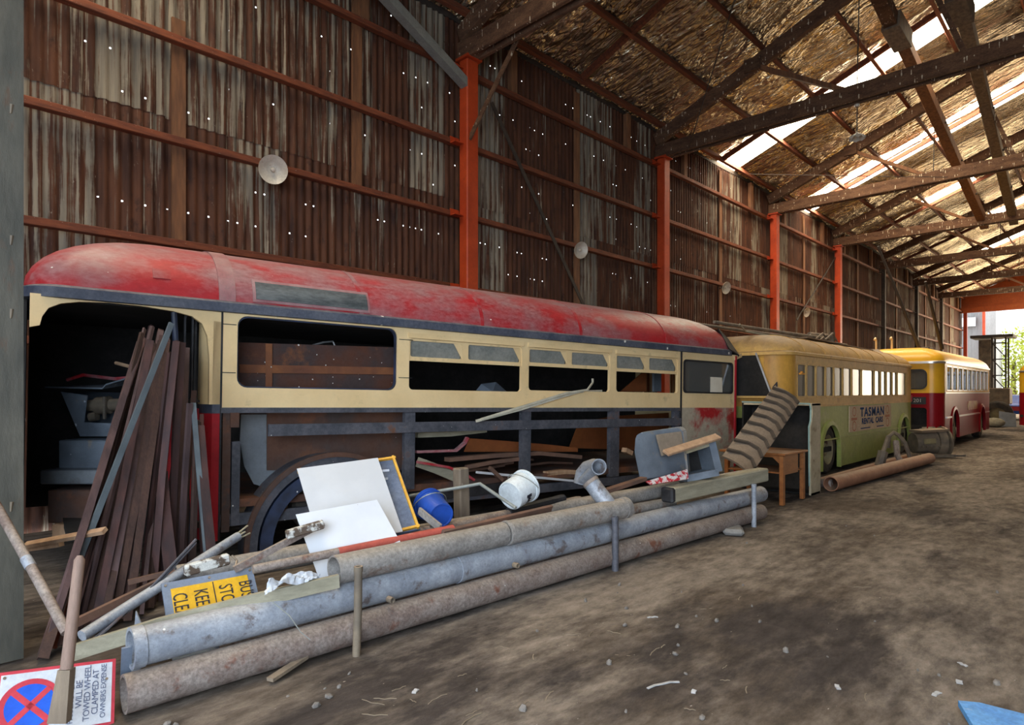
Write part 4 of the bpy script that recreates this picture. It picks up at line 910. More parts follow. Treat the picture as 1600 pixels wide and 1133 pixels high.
# painted bat-like bar in front of it
bm = B(); beam(bm, pd(366, 890, 4.2), pd(505, 817, 4.55), .03, .045); t = thing('rusty_bar', 'rusty bar with flaking paint crossing in front of the lower white board', 'bar', pd(366, 890, 4.2)); part('bar', bm, m_piperust, t)
m_flake = M('flaking_white_paint', (.62, .62, .58), (.10, .07, .05), 14, lo=.46, hi=.54)
bm = B(); beam(bm, pd(447, 836, 4.35), pd(505, 819, 4.5), .05, .06, bev=.008); part('painted_block', bm, m_flake, t, label='block with flaking white paint')
bm = B(); beam(bm, pd(288, 892, 4.05), pd(358, 873, 4.25), .05, .075, bev=.01); t = thing('painted_block', 'white block with flaking paint lying above the yellow sign', 'block', pd(288, 892, 4.05)); part('block', bm, m_flake, t)
bm = B(); tube(bm, [pd(362, 868, 4.25), pd(370, 876, 4.25), pd(368, 886, 4.2)], .008, 6); part('wire_hook', bm, m_iron, t)
# yellow bus stop sign, turned on its side
cs = [pd(252, 912, 3.95), pd(394, 886, 4.30), pd(412, 1000, 4.05), pd(272, 1032, 3.72)]
xs = (cs[1]-cs[0]).normalized(); ys = (cs[0]-cs[3]); ys = (ys-xs*ys.dot(xs)).normalized(); ns = xs.cross(ys); 
if ns.dot(EYE-cs[0]) < 0: ns = -ns
t = thing('bus_stop_sign', 'yellow bus stop sign in a grey frame turned on its side behind the plank', 'sign', cs[3])
Wd, Ht = (cs[1]-cs[0]).length, (cs[0]-cs[3]).length
def S(a, b, k=0): return cs[0]+xs*a-ys*b+ns*k
bm = B(); quadboard(bm, [S(0, 0), S(Wd, 0), S(Wd, Ht), S(0, Ht)], .02); part('frame', bm, m_signframe, t)
bm = B(); quadboard(bm, [S(.045, .05, .006), S(Wd-.045, .05, .006), S(Wd-.045, Ht-.05, .006), S(.045, Ht-.05, .006)], .01); part('face', bm, m_yellow, t)
mid = Wd*.525; bm = B(); quadboard(bm, [S(mid-.003, .055, .008), S(mid+.003, .055, .008), S(mid+.003, Ht-.055, .008), S(mid-.003, Ht-.055, .008)], .004); part('divider', bm, m_ink, t)
it = rootmat(t).inverted()
for word, f in (('BUS', .87), ('STOP', .645), ('KEEP', .375), ('CLEAR', .155)):
    o = text(word, .118, m_ink, t, it @ basis(-ys, xs, S(Wd*f, .088, .0075)) @ Matrix.Diagonal((.56, 1, 1, 1)), 'lettering', 'LEFT', .0015, 1.0)
for a, b in ((.02, .02), (Wd-.02, .02), (Wd/2, .02)):
    bm = B(); tube(bm, [S(a, b, -.002), S(a, b, .006)], .008, 8); part('screw', bm, m_iron, t)
# no stopping sign at the bottom left
cs = [pd(-4, 1052, 3.10), pd(181, 1029, 3.42), pd(178, 1140, 3.24), pd(-6, 1165, 2.95)]
xs = (cs[1]-cs[0]).normalized(); ys = (cs[0]-cs[3]); ys = (ys-xs*ys.dot(xs)).normalized(); ns = xs.cross(ys); ns = ns if ns.dot(EYE-cs[0]) > 0 else -ns
Wd, Ht = (cs[1]-cs[0]).length, (cs[0]-cs[3]).length
t = thing('no_stopping_sign', 'white sign with red border and crossed blue disc, on its side at bottom left', 'sign', cs[3]); it = rootmat(t).inverted()
bm = B(); quadboard(bm, [S(0, 0), S(Wd, 0), S(Wd, Ht), S(0, Ht)], .006); part('border', bm, m_signred, t)
bm = B(); quadboard(bm, [S(.016, .016, .002), S(Wd-.016, .016, .002), S(Wd-.016, Ht-.016, .002), S(.016, Ht-.016, .002)], .003); part('face', bm, m_signwhite, t)
ctr = S(.142, .178, .004); rd = .128
def disc(r, k, m, name, f=None):
    bm = B(); bm.faces.new([bm.verts.new(ctr+(xs*math.cos(2*PI*i/40)+ys*math.sin(2*PI*i/40))*r+ns*k) for i in range(40)]); return part(name, bm, m, t)
disc(rd, .001, m_signred, 'red_ring'); disc(rd*.80, .002, m_signblue, 'blue_disc')
for a in (PI/4, -PI/4):
    d = (xs*math.cos(a)+ys*math.sin(a)); e = (xs*-math.sin(a)+ys*math.cos(a)); bm = B(); quadboard(bm, [ctr+d*s*rd*.83+e*q*.013+ns*.0032 for s, q in ((-1, -1), (1, -1), (1, 1), (-1, 1))], .0008); part('red_bar', bm, m_signred, t)
m_inkp = M('grey_blue_lettering', (.10, .12, .20), bump=0)
for word, a in (('PARKING VEHICLES', .383), ('WILL BE', .424), ('TOWED WHEEL', .467), ('CLAMPED AT', .511), ('OWNERS EXPENSE', .555)):
    text(word, .040 if len(word) < 12 else .034, m_inkp, t, it @ basis(ys, -xs, S(a*Wd/.62, Ht*.47, .0035)), 'lettering', 'CENTER', .0008, .92)
for a, b in ((.03, .03), (Wd-.04, .10)):
    bm = B(); tube(bm, [S(a, b, 0), S(a, b, .006)], .007, 8); part('screw', bm, m_iron, t)
# paddle shaped post in front of it
t = thing('wooden_paddle', 'reddish wooden handle with a flat grey blade standing in front of the no stopping sign', 'paddle', pz(95, 1128, 0))
a, b, c = pd(125, 868, 3.15), pd(104, 1045, 3.05), pd(94, 1128, 3.02)
bm = B(); tube(bm, [a+V((0, 0, .0)), a.lerp(b, .04), a.lerp(b, .5), b], [.012, .024, .026, .028], 10); part('handle', bm, M('reddish_grey_wood', (.30, .20, .155), (.22, .15, .12), 3, (4, 4, .6), rough=.8), t, True)
bm = B(); d = (c-b).normalized(); s_ = RT*1.0
vs = [bm.verts.new(p) for p in (b-s_*.03+FW*.02, b+s_*.03+FW*.02, c+s_*.042+FW*.02, c-s_*.05+FW*.02, b-s_*.03-FW*.02, b+s_*.03-FW*.02, c+s_*.042-FW*.02, c-s_*.05-FW*.02)]
for f in ((0,1,2,3),(4,5,6,7),(0,1,5,4),(1,2,6,5),(2,3,7,6),(3,0,4,7)): bm.faces.new([vs[i] for i in f])
part('blade', bm, m_greytimber, t)
t = thing('steel_rod', 'rusty steel rod slanting down in front of the grey green post', 'rod', pd(102, 985, 3.35)); bm = B(); tube(bm, [pd(-8, 786, 3.75), pd(45, 880, 3.55), pd(104, 988, 3.35)], .026, 10); part('rod', bm, m_piperust, t, True)
bm = B(); tube(bm, [pd(40, 872, 3.565), pd(48, 886, 3.54)], .029, 10); part('sleeve', bm, m_pipeblue, t, True)
bm = B(); beam(bm, pd(40, 852, 4.6), pd(164, 829, 4.5), .05, .03, roll=.5); solo('wood_batten', bm, m_palewood, 'pale wooden batten sticking out past the grey green post', 'batten')
bm = B(); beam(bm, pd(42, 858, 4.65), pd(96, 850, 4.62), .05, .035); solo('wood_batten', bm, m_palewood, 'short second batten lying under the pale batten by the post', 'batten')
t = thing('broken_pole', 'blue grey round pole with a splintered end resting across the bars', 'pole', pd(130, 992, 3.6))
a, b = pd(128, 994, 3.6), pd(372, 838, 4.75); bm = B(); tube(bm, [a, b], .034, 12); part('pole', bm, m_pipeblue, t, True)
d = (b-a).normalized(); bm = B(); s_, t_ = frame(d)
for k, l in ((0, .07), (1.3, .12), (2.6, .05), (3.9, .10), (5.1, .06)):
    o_ = (s_*math.cos(k)+t_*math.sin(k)); beam(bm, b+o_*.018-d*.02, b+o_*.03+d*l, .012, .008)
part('splinters', bm, m_plank, t)
for off in (0, 5):
    bm = B(); tube(bm, [pd(150-off, 1000, 3.62), pd(230, 925+off, 4.0), pd(306, 843+off, 4.4)], .009, 6); solo('thin_rod', bm, m_steelblk, 'upper thin dark rod lying above the blue grey pole' if off == 0 else 'lower thin dark rod lying above the blue grey pole', 'rod')
bm = B(); beam(bm, pd(115, 975, 3.75), pd(290, 890, 4.4), .03, .05); solo('brown_lath', bm, m_brownstrip, 'brown lath lying behind the blue grey pole among the bars', 'lath')
bm = B(); beam(bm, pd(200, 910, 4.6), pd(345, 875, 4.9), .03, .035); solo('brown_lath', bm, m_brownstrip, 'thin brown lath touching the foot of the red door pillar', 'lath')
# rag
bm = B(); nx_, ny_ = 40, 18; g = []
for i in range(nx_+1):
    row = []
    for j in range(ny_+1):
        fx, fy = i/nx_, j/ny_; w_ = .11*(1-.62*fx)+.015*math.sin(9*fx)
        c_ = pd(420+78*fx, 922-20*fx-6*math.sin(PI*fx), 3.83+.28*fx)
        row.append(bm.verts.new(c_+RT*(.01*mn.noise((i*.5, j*.6, 1)))+V((0, 0, .055*(1-abs(2*fy-1)**1.6)*(1-.5*fx)+.045*mn.noise((fx*3.2, fy*2.6, 2))+.02*mn.noise((fx*7, fy*6, 5))-.01))-FW*(fy-.5)*w_*1.3))
    g.append(row)
for i in range(nx_):
    for j in range(ny_): bm.faces.new((g[i][j], g[i+1][j], g[i+1][j+1], g[i][j+1]))
solo('white_rag', bm, m_rag, 'crumpled white rag lying on the plank by the yellow sign', 'rag', smooth=True)
bm = B(); tube(bm, [pd(425, 940, 3.75), pd(452, 962, 3.72), pd(470, 988, 3.68), pd(485, 1000, 3.68)], .003, 5); solo('string', bm, m_galv, 'thin grey string hanging over the blue grey pipe below the rag', 'string')
bm = B(); q = [pz(203, 1062, 0), pd(212, 955, 3.75), pd(220, 975, 3.72), pz(218, 1062, 0)]; quadboard(bm, q, .01); solo('blue_shard', bm, m_pipeblue, 'small pointed pale blue shard between the bars and the plank', 'shard')
# ------------------------------------------------------------------ battered covers
t = thing('machine_cover', 'battered blue grey metal cover with a torn tan patch, left of the open box', 'metal cover', pd(1010, 750, 7.3))
fr = [(993, 683), (998, 677), (1060, 668), (1067, 674), (1073, 740), (1000, 750), (991, 706)]
bm = B(); dd = [7.1, 7.12, 7.5, 7.5, 7.4, 7.05, 7.05]; a = [bm.verts.new(pd(u, v, d)) for (u, v), d in zip(fr, dd)]; b = [bm.verts.new(pd(u+6, v-2, d+.28)) for (u, v), d in zip(fr, dd)]
bm.faces.new(a); bm.faces.new(b)
for i in range(7): bm.faces.new((a[i], a[(i+1) % 7], b[(i+1) % 7], b[i]))
bmesh.ops.bevel(bm, geom=[e for e in bm.edges], offset=.012, segments=2, affect='EDGES'); part('shell', bm, m_scrap, t, True)
m_tan = M('tan_backing', (.25, .20, .15), (.19, .15, .11), 4, rough=.8)
bm = B(); quadboard(bm, [pd(1027, 679, 7.18), pd(1064, 674, 7.36), pd(1069, 702, 7.3), pd(1036, 712, 7.14)], .03); part('tan_patch', bm, m_tan, t, label='torn tan patch')
bm = B(); quadboard(bm, [pd(1010, 752, 6.95), pd(1074, 733, 7.25), pd(1076, 748, 7.2), pd(1018, 757, 6.95)], .02); part('red_flaked_strip', bm, M('red_white_flakes', (.45, .02, .03), (.62, .58, .56), 18, lo=.47, hi=.53), t, label='red strip flaked to white')
t = thing('open_metal_box', 'open battered metal box with a dark inside, right of the metal cover', 'metal box', pd(1095, 748, 7.6))
m_in = m_dark; ff = [(1070, 706), (1113, 692), (1124, 738), (1074, 748)]; fd = [7.45, 7.52, 7.48, 7.42]
a = [pd(u, v, d) for (u, v), d in zip(ff, fd)]; nb = (a[1]-a[0]).cross(a[3]-a[0]).normalized(); nb = nb if nb.dot(FW) > 0 else -nb
def slab(p, q, w_, dep_): bm = B(); d = (q-p); beam(bm, p+nb*dep_/2, q+nb*dep_/2, w_, dep_, up=nb); return bm
for (i, j), nme, w_, mm in (((0, 1), 'top_rim', .06, m_plank), ((1, 2), 'side_panel', .09, m_scrap), ((2, 3), 'bottom_panel', .08, m_scrap), ((3, 0), 'side_panel', .04, m_scrap)): part(nme, slab(a[i], a[j], w_, .34), mm, t)
bm = B(); quadboard(bm, [p+nb*.34 for p in a], .01); part('back_panel', bm, m_dark, t)  # back painted near black as the shade inside the box
bm = B(); beam(bm, pd(1040, 708, 7.05), pd(1122, 682, 7.55), .10, .035, roll=.5, bev=.006); solo('broken_board', bm, m_palewood, 'broken pale board lying across the metal cover and the open box', 'board')
bm = B(); beam(bm, pd(945, 768, 6.5), pd(1006, 748, 7.0), .08, .04); solo('rusty_flat_bar', bm, m_brownstrip, 'short rusty flat bar below the metal cover', 'bar')
bm = B(); box(bm, (-.17, -.12, 0), (.17, .12, .075), .03); bmesh.ops.transform(bm, matrix=Matrix.Translation(pz(1145, 833, -.005)) @ Matrix.Rotation(.5, 4, 'Z'), verts=bm.verts)
solo('concrete_lump', bm, M('concrete', (.26, .25, .23), (.2, .19, .18), 5, rough=.9), 'flat concrete lump on the dirt by the far stake', 'lump')
# ------------------------------------------------------------------ tractor tread leaning on the cabinet
m_lug = M('dark_tread_lug', (.10, .075, .055), (.07, .055, .042), 4, rough=.85)
t = thing('tyre_tread', 'long strip of tractor tyre tread with chevron lugs leaning against the black cabinet', 'tyre tread', pd(1152, 722, 8.85))
a, b = pd(1153, 724, 8.85), pd(1232, 612, 10.15); d = (b-a); Lh = d.length; d.normalize(); sd_ = (RT*.95+FW*.25); sd_ = (sd_-d*sd_.dot(d)).normalized(); nm = d.cross(sd_); nm = nm if nm.dot(EYE-a) > 0 else -nm
wd_ = .46; n = 24; bm = B(); top, bot = [], []
for i in range(n+1):
    f = i/n; c_ = a+d*(Lh*f)+nm*(.10*math.sin(PI*f))
    row = [bm.verts.new(c_+sd_*x_*wd_+nm*(-.05*(abs(x_)*2)**2)) for x_ in (-.5, -.25, 0, .25, .5)]; top.append(row)
    bot.append([bm.verts.new(v.co-nm*.035) for v in row])
for i in range(n):
    for k in range(4):
        bm.faces.new((top[i][k], top[i][k+1], top[i+1][k+1], top[i+1][k])); bm.faces.new((bot[i][k], bot[i][k+1], bot[i+1][k+1], bot[i+1][k]))
    for k in (0, 4): bm.faces.new((top[i][k], top[i+1][k], bot[i+1][k], bot[i][k]))
for i in (0, n):
    for k in range(4): bm.faces.new((top[i][k], top[i][k+1], bot[i][k+1], bot[i][k]))
part('tread_band', bm, m_tread, t, True)
for k in range(9):
    f = .04+k*.108; bm = B(); pts = []
    for x_, ff in ((-.49, 0), (-.1, .045), (.25, .05), (.47, .005)):
        g_ = min(1, f+ff); pts.append(a+d*(Lh*g_)+nm*(.10*math.sin(PI*g_)+.015)+sd_*x_*wd_)
    for p_, q_ in zip(pts, pts[1:]): beam(bm, p_, q_, .030, .045, up=nm)
    part('lug', bm, m_lug, t)
# ------------------------------------------------------------------ black cabinet
CX, CY0, CY1, CH = 10.78, 3.70, 4.88, 1.50
t = thing('black_cabinet', 'tall pale sided cabinet with an open black front, behind the wooden desk', 'cabinet', (CX, CY0, 0))
m_cabside = M('stained_cream_board', (.48, .40, .27), (.40, .33, .21), 2.5, rust=((.18, .12, .07), 5, .58, .68), dust=((.4, .32, .22), .6, 1.1))
m_edge = M('pale_teal_edge', (.35, .50, .45), (.26, .36, .32), 4, rough=.5)
def yz(bm, outer, t_, x): plate(bm, outer, [], t_, Matrix.Translation((x, 0, 0)) @ Matrix.Rotation(PI/2, 4, 'Z')); return bm
side = [(CX, .02), (CX, 1.38), (CX+.02, 1.46), (CX+.62, 1.46), (CX+.62, .02)]
bm = B(); plate(bm, [(CX+.02, .0), (CX+.0, 1.12), (CX+.07, 1.22), (CX+.09, 1.40), (CX+.05, CH), (CX+.46, CH), (CX+.46, .0)], [], .035, Matrix.Translation((0, CY0, 0))); part('side_panel', bm, m_cabside, t, label='stained cream side')
bm = B(); tube(bm, [(CX+.02, CY0+.03, .15), (CX+.0, CY0+.03, 1.12), (CX+.07, CY0+.03, 1.22), (CX+.09, CY0+.03, 1.40), (CX+.05, CY0+.03, CH)], .014, 6); tube(bm, [(CX+.05, CY0+.03, CH), (CX+.05, CY1, CH+.02)], .014, 6); part('edge_trim', bm, m_edge, t)
bm = B(); box(bm, (CX+.40, CY0+.02, .0), (CX+.44, CY1, CH)); part('back_panel', bm, m_dark, t)
bm = B(); box(bm, (CX+.05, CY0, CH-.03), (CX+.45, CY1, CH+.005)); part('top_panel', bm, m_cabside, t)
bm = B(); box(bm, (CX+.05, CY1-.03, 0), (CX+.45, CY1, CH)); part('side_panel', bm, m_dark, t)
bm = B(); box(bm, (CX+.02, CY0, .0), (CX+.44, CY1, .03)); part('floor_panel', bm, m_dark, t)
# ------------------------------------------------------------------ desk
DX0, DX1, DY0, DY1, DH = 9.52, 10.42, 3.66, 4.30, .78
t = thing('wooden_desk', 'orange brown wooden school desk with an open shelf, in front of the black cabinet', 'desk', ((DX0+DX1)/2, (DY0+DY1)/2, 0))
bm = B(); box(bm, (DX0-.04, DY0-.04, DH-.035), (DX1+.02, DY1+.35, DH), .008); part('top', bm, m_wood, t)
for x_ in (DX0, DX1-.085):
    for y_ in (DY0, DY1+.22): bm = B(); box(bm, (x_, y_, 0), (x_+.085, y_+.06, DH-.035), .005); part('leg', bm, m_wood, t)
bm = B(); box(bm, (DX0+.085, DY0+.01, DH-.33), (DX1-.28, DY0+.03, DH-.035)); part('side_panel', bm, m_wood, t)
bm = B(); box(bm, (DX0+.02, DY0+.02, DH-.31), (DX1-.02, DY1+.26, DH-.29)); part('shelf', bm, m_wood, t)
bm = B(); plate(bm, [(DY0+.06, DH-.16), (DY0+.16, DH-.07), (DY1+.1, DH-.07), (DY1+.22, DH-.12), (DY1+.22, DH-.035), (DY0+.06, DH-.035)], [], .02, Matrix.Translation((DX0+.03, 0, 0)) @ Matrix.Rotation(PI/2, 4, 'Z')); part('apron', bm, m_wood, t)
# wall dishes
for (u, v, r, lb) in ((427, 265, .205, 'white enamel lamp dish on the girt above the red bus roof, the largest dish'), (908, 391, .19, 'white enamel lamp dish between the first and second orange columns'), (1135, 450, .19, 'white enamel lamp dish between the second and third orange columns'), (1261, 488, .19, 'tiny white lamp dish between the third and fourth orange columns')):
    c = pY(u, v, D-.34); t = thing('lamp_dish', lb, 'lamp', c); ax = (V((-.25, -1, -.28))).normalized(); s_, t_ = frame(ax)
    mt = Matrix(((s_.x, t_.x, ax.x, c.x), (s_.y, t_.y, ax.y, c.y), (s_.z, t_.z, ax.z, c.z), (0, 0, 0, 1)))
    bm = B(); lathe(bm, [(0, -.10), (r*.3, -.095), (r*.6, -.06), (r, 0), (r+.006, .004), (r+.006, -.006), (r*.62, -.07), (r*.3, -.108), (0, -.115)], 28, mt); part('reflector', bm, m_dish, t, True)
    bm = B(); lathe(bm, [(0, .0), (.028, -.01), (.036, -.04), (.022, -.09), (0, -.1)], 14, mt); part('bulb', bm, m_dish, t, True)
    bm = B(); tube(bm, [mt @ V((0, 0, -.11)), mt @ V((0, 0, -.2)), V((c.x, D-.12, c.z))], .022, 8); part('bracket', bm, m_darkpost, t)
# pendant lamp
c = pX(1339, 213, 15.6); t = thing('pendant_lamp', 'white scalloped pendant lamp hanging under the second truss chord', 'lamp', c)
bm = B(); sgm = 32; rg = []
for r, z, k in ((.02, .16, 0), (.04, .12, 0), (.13, .06, .01), (.24, -.03, .04), (.27, -.10, .07)):
    r, z, k = r*.62, z*.62, k*.62; rg.append([bm.verts.new(c+V(((r+k*math.cos(8*2*PI*i/sgm)*.5)*math.cos(2*PI*i/sgm), (r+k*math.cos(8*2*PI*i/sgm)*.5)*math.sin(2*PI*i/sgm), z+k*.4*math.cos(8*2*PI*i/sgm)))) for i in range(sgm)])
for a, b in zip(rg, rg[1:]):
    for i in range(sgm): bm.faces.new((a[i], a[(i+1) % sgm], b[(i+1) % sgm], b[i]))
part('shade', bm, m_dish, t, True)
bm = B(); tube(bm, [c+V((0, 0, .09)), V((c.x, c.y, CZ-.18))], .012, 6); part('cord', bm, m_darkpost, t)
bm = B(); lathe(bm, [(0, 0), (.05, 0), (.06, .05), (0, .07)], 12, Matrix.Translation((c.x, c.y, CZ-.23))); part('ceiling_rose', bm, m_dish, t, True)

# ================================================================== THE TWO COMPLETE TROLLEYBUSES AND THE ONE AT THE RIGHT EDGE
def trolleybus(t, L, W, z0, zb, zs, zt, zg, h, wins, arches, m_lo, m_up, m_roof, m_pil, m_gl, r=.45, ar=.58, iy=.9, ix=.9, front=None, mull=.035, midz=None, m_mid=None, frontwin=None, m_front=None, rear_detail=True):
    def P(n, bm, m, sm=False, par=None, label=None): return part(n, bm, m, par or t, sm, world=False, label=label)
    near = Matrix(); far = Matrix.Translation((L, W, 0)) @ Matrix.Rotation(PI, 4, 'Z')
    zmid = midz or zb
    for sd_, mt in ((0, near), (1, far)):
        ol = [(r, z0)]; 
        for a in (arches if sd_ == 0 else [L-q for q in reversed(arches)]):
            for k in range(17): an = PI-PI*k/16; ol.append((a+ar*math.cos(an), max(z0, z0+.36+ (ar-.0)*math.sin(an)) if 0 < k < 16 else z0))
        ol += [(L-r, z0), (L-r, zb), (r, zb)]
        bm = B(); plate(bm, ol, [], .04, mt); P('lower_side_panel', bm, m_lo)
        if midz: bm = B(); plate(bm, [(r, zb), (L-r, zb), (L-r, midz), (r, midz)], [], .04, mt); P('waist_panel', bm, m_mid)
        hs = [rr(a, b, zs, zt, .05, 3) for a, b in wins] if sd_ == 0 else [rr(L-b, L-a, zs, zt, .05, 3) for a, b in reversed(wins)]
        bm = B(); plate(bm, [(r, zmid), (L-r, zmid), (L-r, zg+.02), (r, zg+.02)], hs, .04, mt); up = P('window_panel', bm, m_up)
        for a, b in (wins if sd_ == 0 else [(L-b, L-a) for a, b in wins]):
            bm = B(); box(bm, (a-.01, .022, zs-.01), (b+.01, .028, zt+.01)); bmesh.ops.transform(bm, matrix=mt, verts=bm.verts); P('window_pane', bm, m_gl, False, up)
            if sd_ == 0: bm = B(); plate(bm, rr(a-.02, b+.02, zs-.02, zt+.02, .06, 3), [rr(a+.012, b-.012, zs+.015, zt-.015, .04, 3)], .012); bmesh.ops.translate(bm, verts=bm.verts, vec=(0, -.008, 0)); P('window_rubber', bm, m_pil, False, up)
        bm = B(); box(bm, (r, -.018, zb-.02), (L-r, .0, zb+.02)); bmesh.ops.transform(bm, matrix=mt, verts=bm.verts); P('belt_moulding', bm, m_pil)
    # corners and flat end panels
    def corner(cx, cy, a0, za, zz, m, nm):
        bm = B(); n = 8; A = []; Bq = []
        for k in range(n+1):
            an = a0+PI/2*k/n; A.append(bm.verts.new((cx+r*math.cos(an), cy+r*math.sin(an), za))); Bq.append(bm.verts.new((cx+r*math.cos(an), cy+r*math.sin(an), zz)))
        for k in range(n): bm.faces.new((A[k], A[k+1], Bq[k+1], Bq[k]))
        q = bmesh.ops.extrude_face_region(bm, geom=list(bm.faces), use_keep_orig=True)
        for v in q['geom']:
            if isinstance(v, bmesh.types.BMVert): d = V((v.co.x-cx, v.co.y-cy, 0)); v.co -= d*.08
        P(nm, bm, m, True)
    for cx, cy, a0, f in ((r, r, PI, 1), (r, W-r, PI/2, 1), (L-r, r, -PI/2, 0), (L-r, W-r, 0, 0)):
        mu = m_front if (f and m_front) else m_up
        corner(cx, cy, a0, z0, zb, m_lo, 'lower_corner'); corner(cx, cy, a0, zb, zg+.02, mu, 'upper_corner')
    for x_, f in ((0, 1), (L-.04, 0)):
        mt = Matrix.Translation((x_+.04, 0, 0)) @ Matrix.Rotation(PI/2, 4, 'Z')
        fh = frontwin if (f and frontwin) else [rr(r+.1, W-r-.1, zs, zt, .1)]
        lowh = front if f and front else []
        bm = B(); plate(bm, [(r, z0), (W-r, z0), (W-r, zb), (r, zb)], lowh, .04, mt); P('lower_end_panel', bm, m_lo)
        bm = B(); plate(bm, [(r, zb), (W-r, zb), (W-r, zg+.02), (r, zg+.02)], fh, .04, mt); e = P('upper_end_panel', bm, (m_front if f and m_front else m_up))
        for q in fh:
            bm = B(); plate(bm, q, [], .006, Matrix.Translation((-.015, 0, 0)) @ mt); P('end_pane', bm, m_gl, False, e)
            n = len(q); cx = sum(p[0] for p in q)/n; cz = sum(p[1] for p in q)/n
            bm = B(); plate(bm, [(cx+(p[0]-cx)*1.03, cz+(p[1]-cz)*1.05) for p in q], [[(cx+(p[0]-cx)*.96, cz+(p[1]-cz)*.94) for p in q]], .012, Matrix.Translation((-.045 if f else .01, 0, 0)) @ mt); P('end_rubber', bm, m_black, False, e)
        for q in lowh: bm = B(); plate(bm, q, [], .02, Matrix.Translation((.12, 0, 0)) @ mt); P('opening_shade', bm, m_dark)  # near-black sheet stands in for the shade inside the opening
    bm = B(); roofloft(bm, -.02, L+.02, W, r+.05, zg, h, ix, iy, 9); P('roof', bm, m_roof, True)
    bm = B(); pl = rr(-.05, L+.05, -.03, W+.03, r+.05, 6); a = [bm.verts.new((p[0], p[1], zg-.02)) for p in pl]; b = [bm.verts.new((p[0], p[1], zg+.035)) for p in pl]
    pl2 = rr(.0, L, .02, W-.02, r, 6); c = [bm.verts.new((p[0], p[1], zg+.06)) for p in pl2]; d_ = [bm.verts.new((p[0], p[1], zg-.03)) for p in pl2]
    for i in range(len(pl)):
        j = (i+1) % len(pl)
        for p_, q_ in ((a, b), (b, c), (d_, a)): bm.faces.new((p_[i], p_[j], q_[j], q_[i]))
    P('gutter', bm, m_pil, True)
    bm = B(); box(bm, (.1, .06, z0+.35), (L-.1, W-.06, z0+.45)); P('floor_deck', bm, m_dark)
    bm = B(); box(bm, (.15, .1, zg-.04), (L-.15, W-.1, zg)); P('ceiling_lining', bm, m_creamold)
    for k in range(int((L-2)/.95)):
        x_ = 1.4+k*.95; bm = B(); box(bm, (x_, .12, z0+.45), (x_+.45, .95, z0+.85), .04); box(bm, (x_+.38, .12, z0+.7), (x_+.48, .95, z0+1.32), .04); P('seat', bm, m_rustplain)
    for a in arches:
        wheel(t, a, .03, .50, .50, .26); wheel(t, a, W-.33, .50, .50, .26)
        bm = B(); n = 20; rg = []
        for k in range(n+1):
            an = PI-PI*k/n; c_, s_ = math.cos(an), math.sin(an)
            rg.append([bm.verts.new((a+q*c_, y_, z0+.36+q*s_)) for q, y_ in ((ar-.01, .02), (ar-.01, -.05), (ar+.07, -.035), (ar+.10, .005))])
        rg = [[bm.verts.new((v.co.x, v.co.y, z0)) for v in rg[0]]]+rg+[[bm.verts.new((v.co.x, v.co.y, z0)) for v in rg[-1]]]
        for p_, q_ in zip(rg, rg[1:]):
            for k in range(3): bm.faces.new((p_[k], p_[k+1], q_[k+1], q_[k]))
        P('wheel_arch', bm, m_lo, True)
    return t
# ---- cream and green bus
O2 = V((11.62, 4.40, 0)); L2, W2 = 9.5, 2.45
tb = thing('green_trolleybus', 'dusty green and cream trolleybus with a rental car advert, behind the black cabinet', 'bus', mat=Matrix.Translation(O2))
def x2(u): r_ = ray(u, 620); return r_.x*4.40/r_.y-O2.x
edges = [x2(u) for u in (1243, 1260, 1275, 1290, 1303, 1317, 1331, 1346, 1366, 1376, 1385, 1394, 1402, 1416)]
edges = [edges[0]]+edges[1:]
wins2 = [(a+.018, b-.018) for a, b in zip(edges, edges[1:])]; wins2[0] = (max(.50, wins2[0][0]), wins2[0][1])
wins2 = [w_ for w_ in wins2 if w_[1]-w_[0] > .08 and w_[1] < L2-.5]
trolleybus(tb, L2, W2, .10, 1.42, 1.60, 2.22, 2.40, .42, wins2, [x2(1298)-.05, x2(1298)+5.95], m_green, m_creamold, m_creamold, m_creamold, m_glass2, r=.42, ar=.56, iy=.75, ix=.8, midz=1.56, m_mid=m_creamold, m_front=m_ochre,
    frontwin=[[(.50, 1.64), (1.9, 1.64), (1.9, 2.3), (.72, 2.3)]], front=[rr(.6, 1.9, .3, 1.2, .1)])
def t2(n, bm, m, sm=False, par=None, label=None): return part(n, bm, m, par or tb, sm, world=False, label=label)
bm = B(); box(bm, (.45, -.02, .70), (L2-.45, .0, .73)); t2('side_moulding', bm, m_green)
for k in range(7): band(.9+k*1.15, .94+k*1.15, 2.40, .42, .75, W2, .012, m_creamold, 'roof_rib', tb)
# black sheet painted as the shade inside the slanting windscreen, fleet number beside it
bm = B(); pts = [(-.04, .55, 2.42), (-.06, .24, 1.62), (-.06, 1.9, 1.62), (-.04, 1.9, 2.42)]; q = [bm.verts.new(p) for p in pts]; bm.faces.new(q); q2 = bmesh.ops.extrude_face_region(bm, geom=list(bm.faces), use_keep_orig=True); bmesh.ops.translate(bm, verts=[v for v in q2['geom'] if isinstance(v, bmesh.types.BMVert)], vec=(.03, 0, 0)); t2('windscreen_shade', bm, m_dark)
bm = B(); beam(bm, (-.065, .54, 2.42), (-.075, .23, 1.60), .025, .03); t2('windscreen_trim', bm, m_silver)
bm = B(); beam(bm, (-.07, .2, 1.60), (-.07, 1.9, 1.60), .03, .04); t2('windscreen_trim', bm, m_creamold)
text('4', .26, m_ink, tb, basis((0, -1, 0), (0, 0, 1), (.03, .22, 1.78)), 'fleet_number', ext=.002)
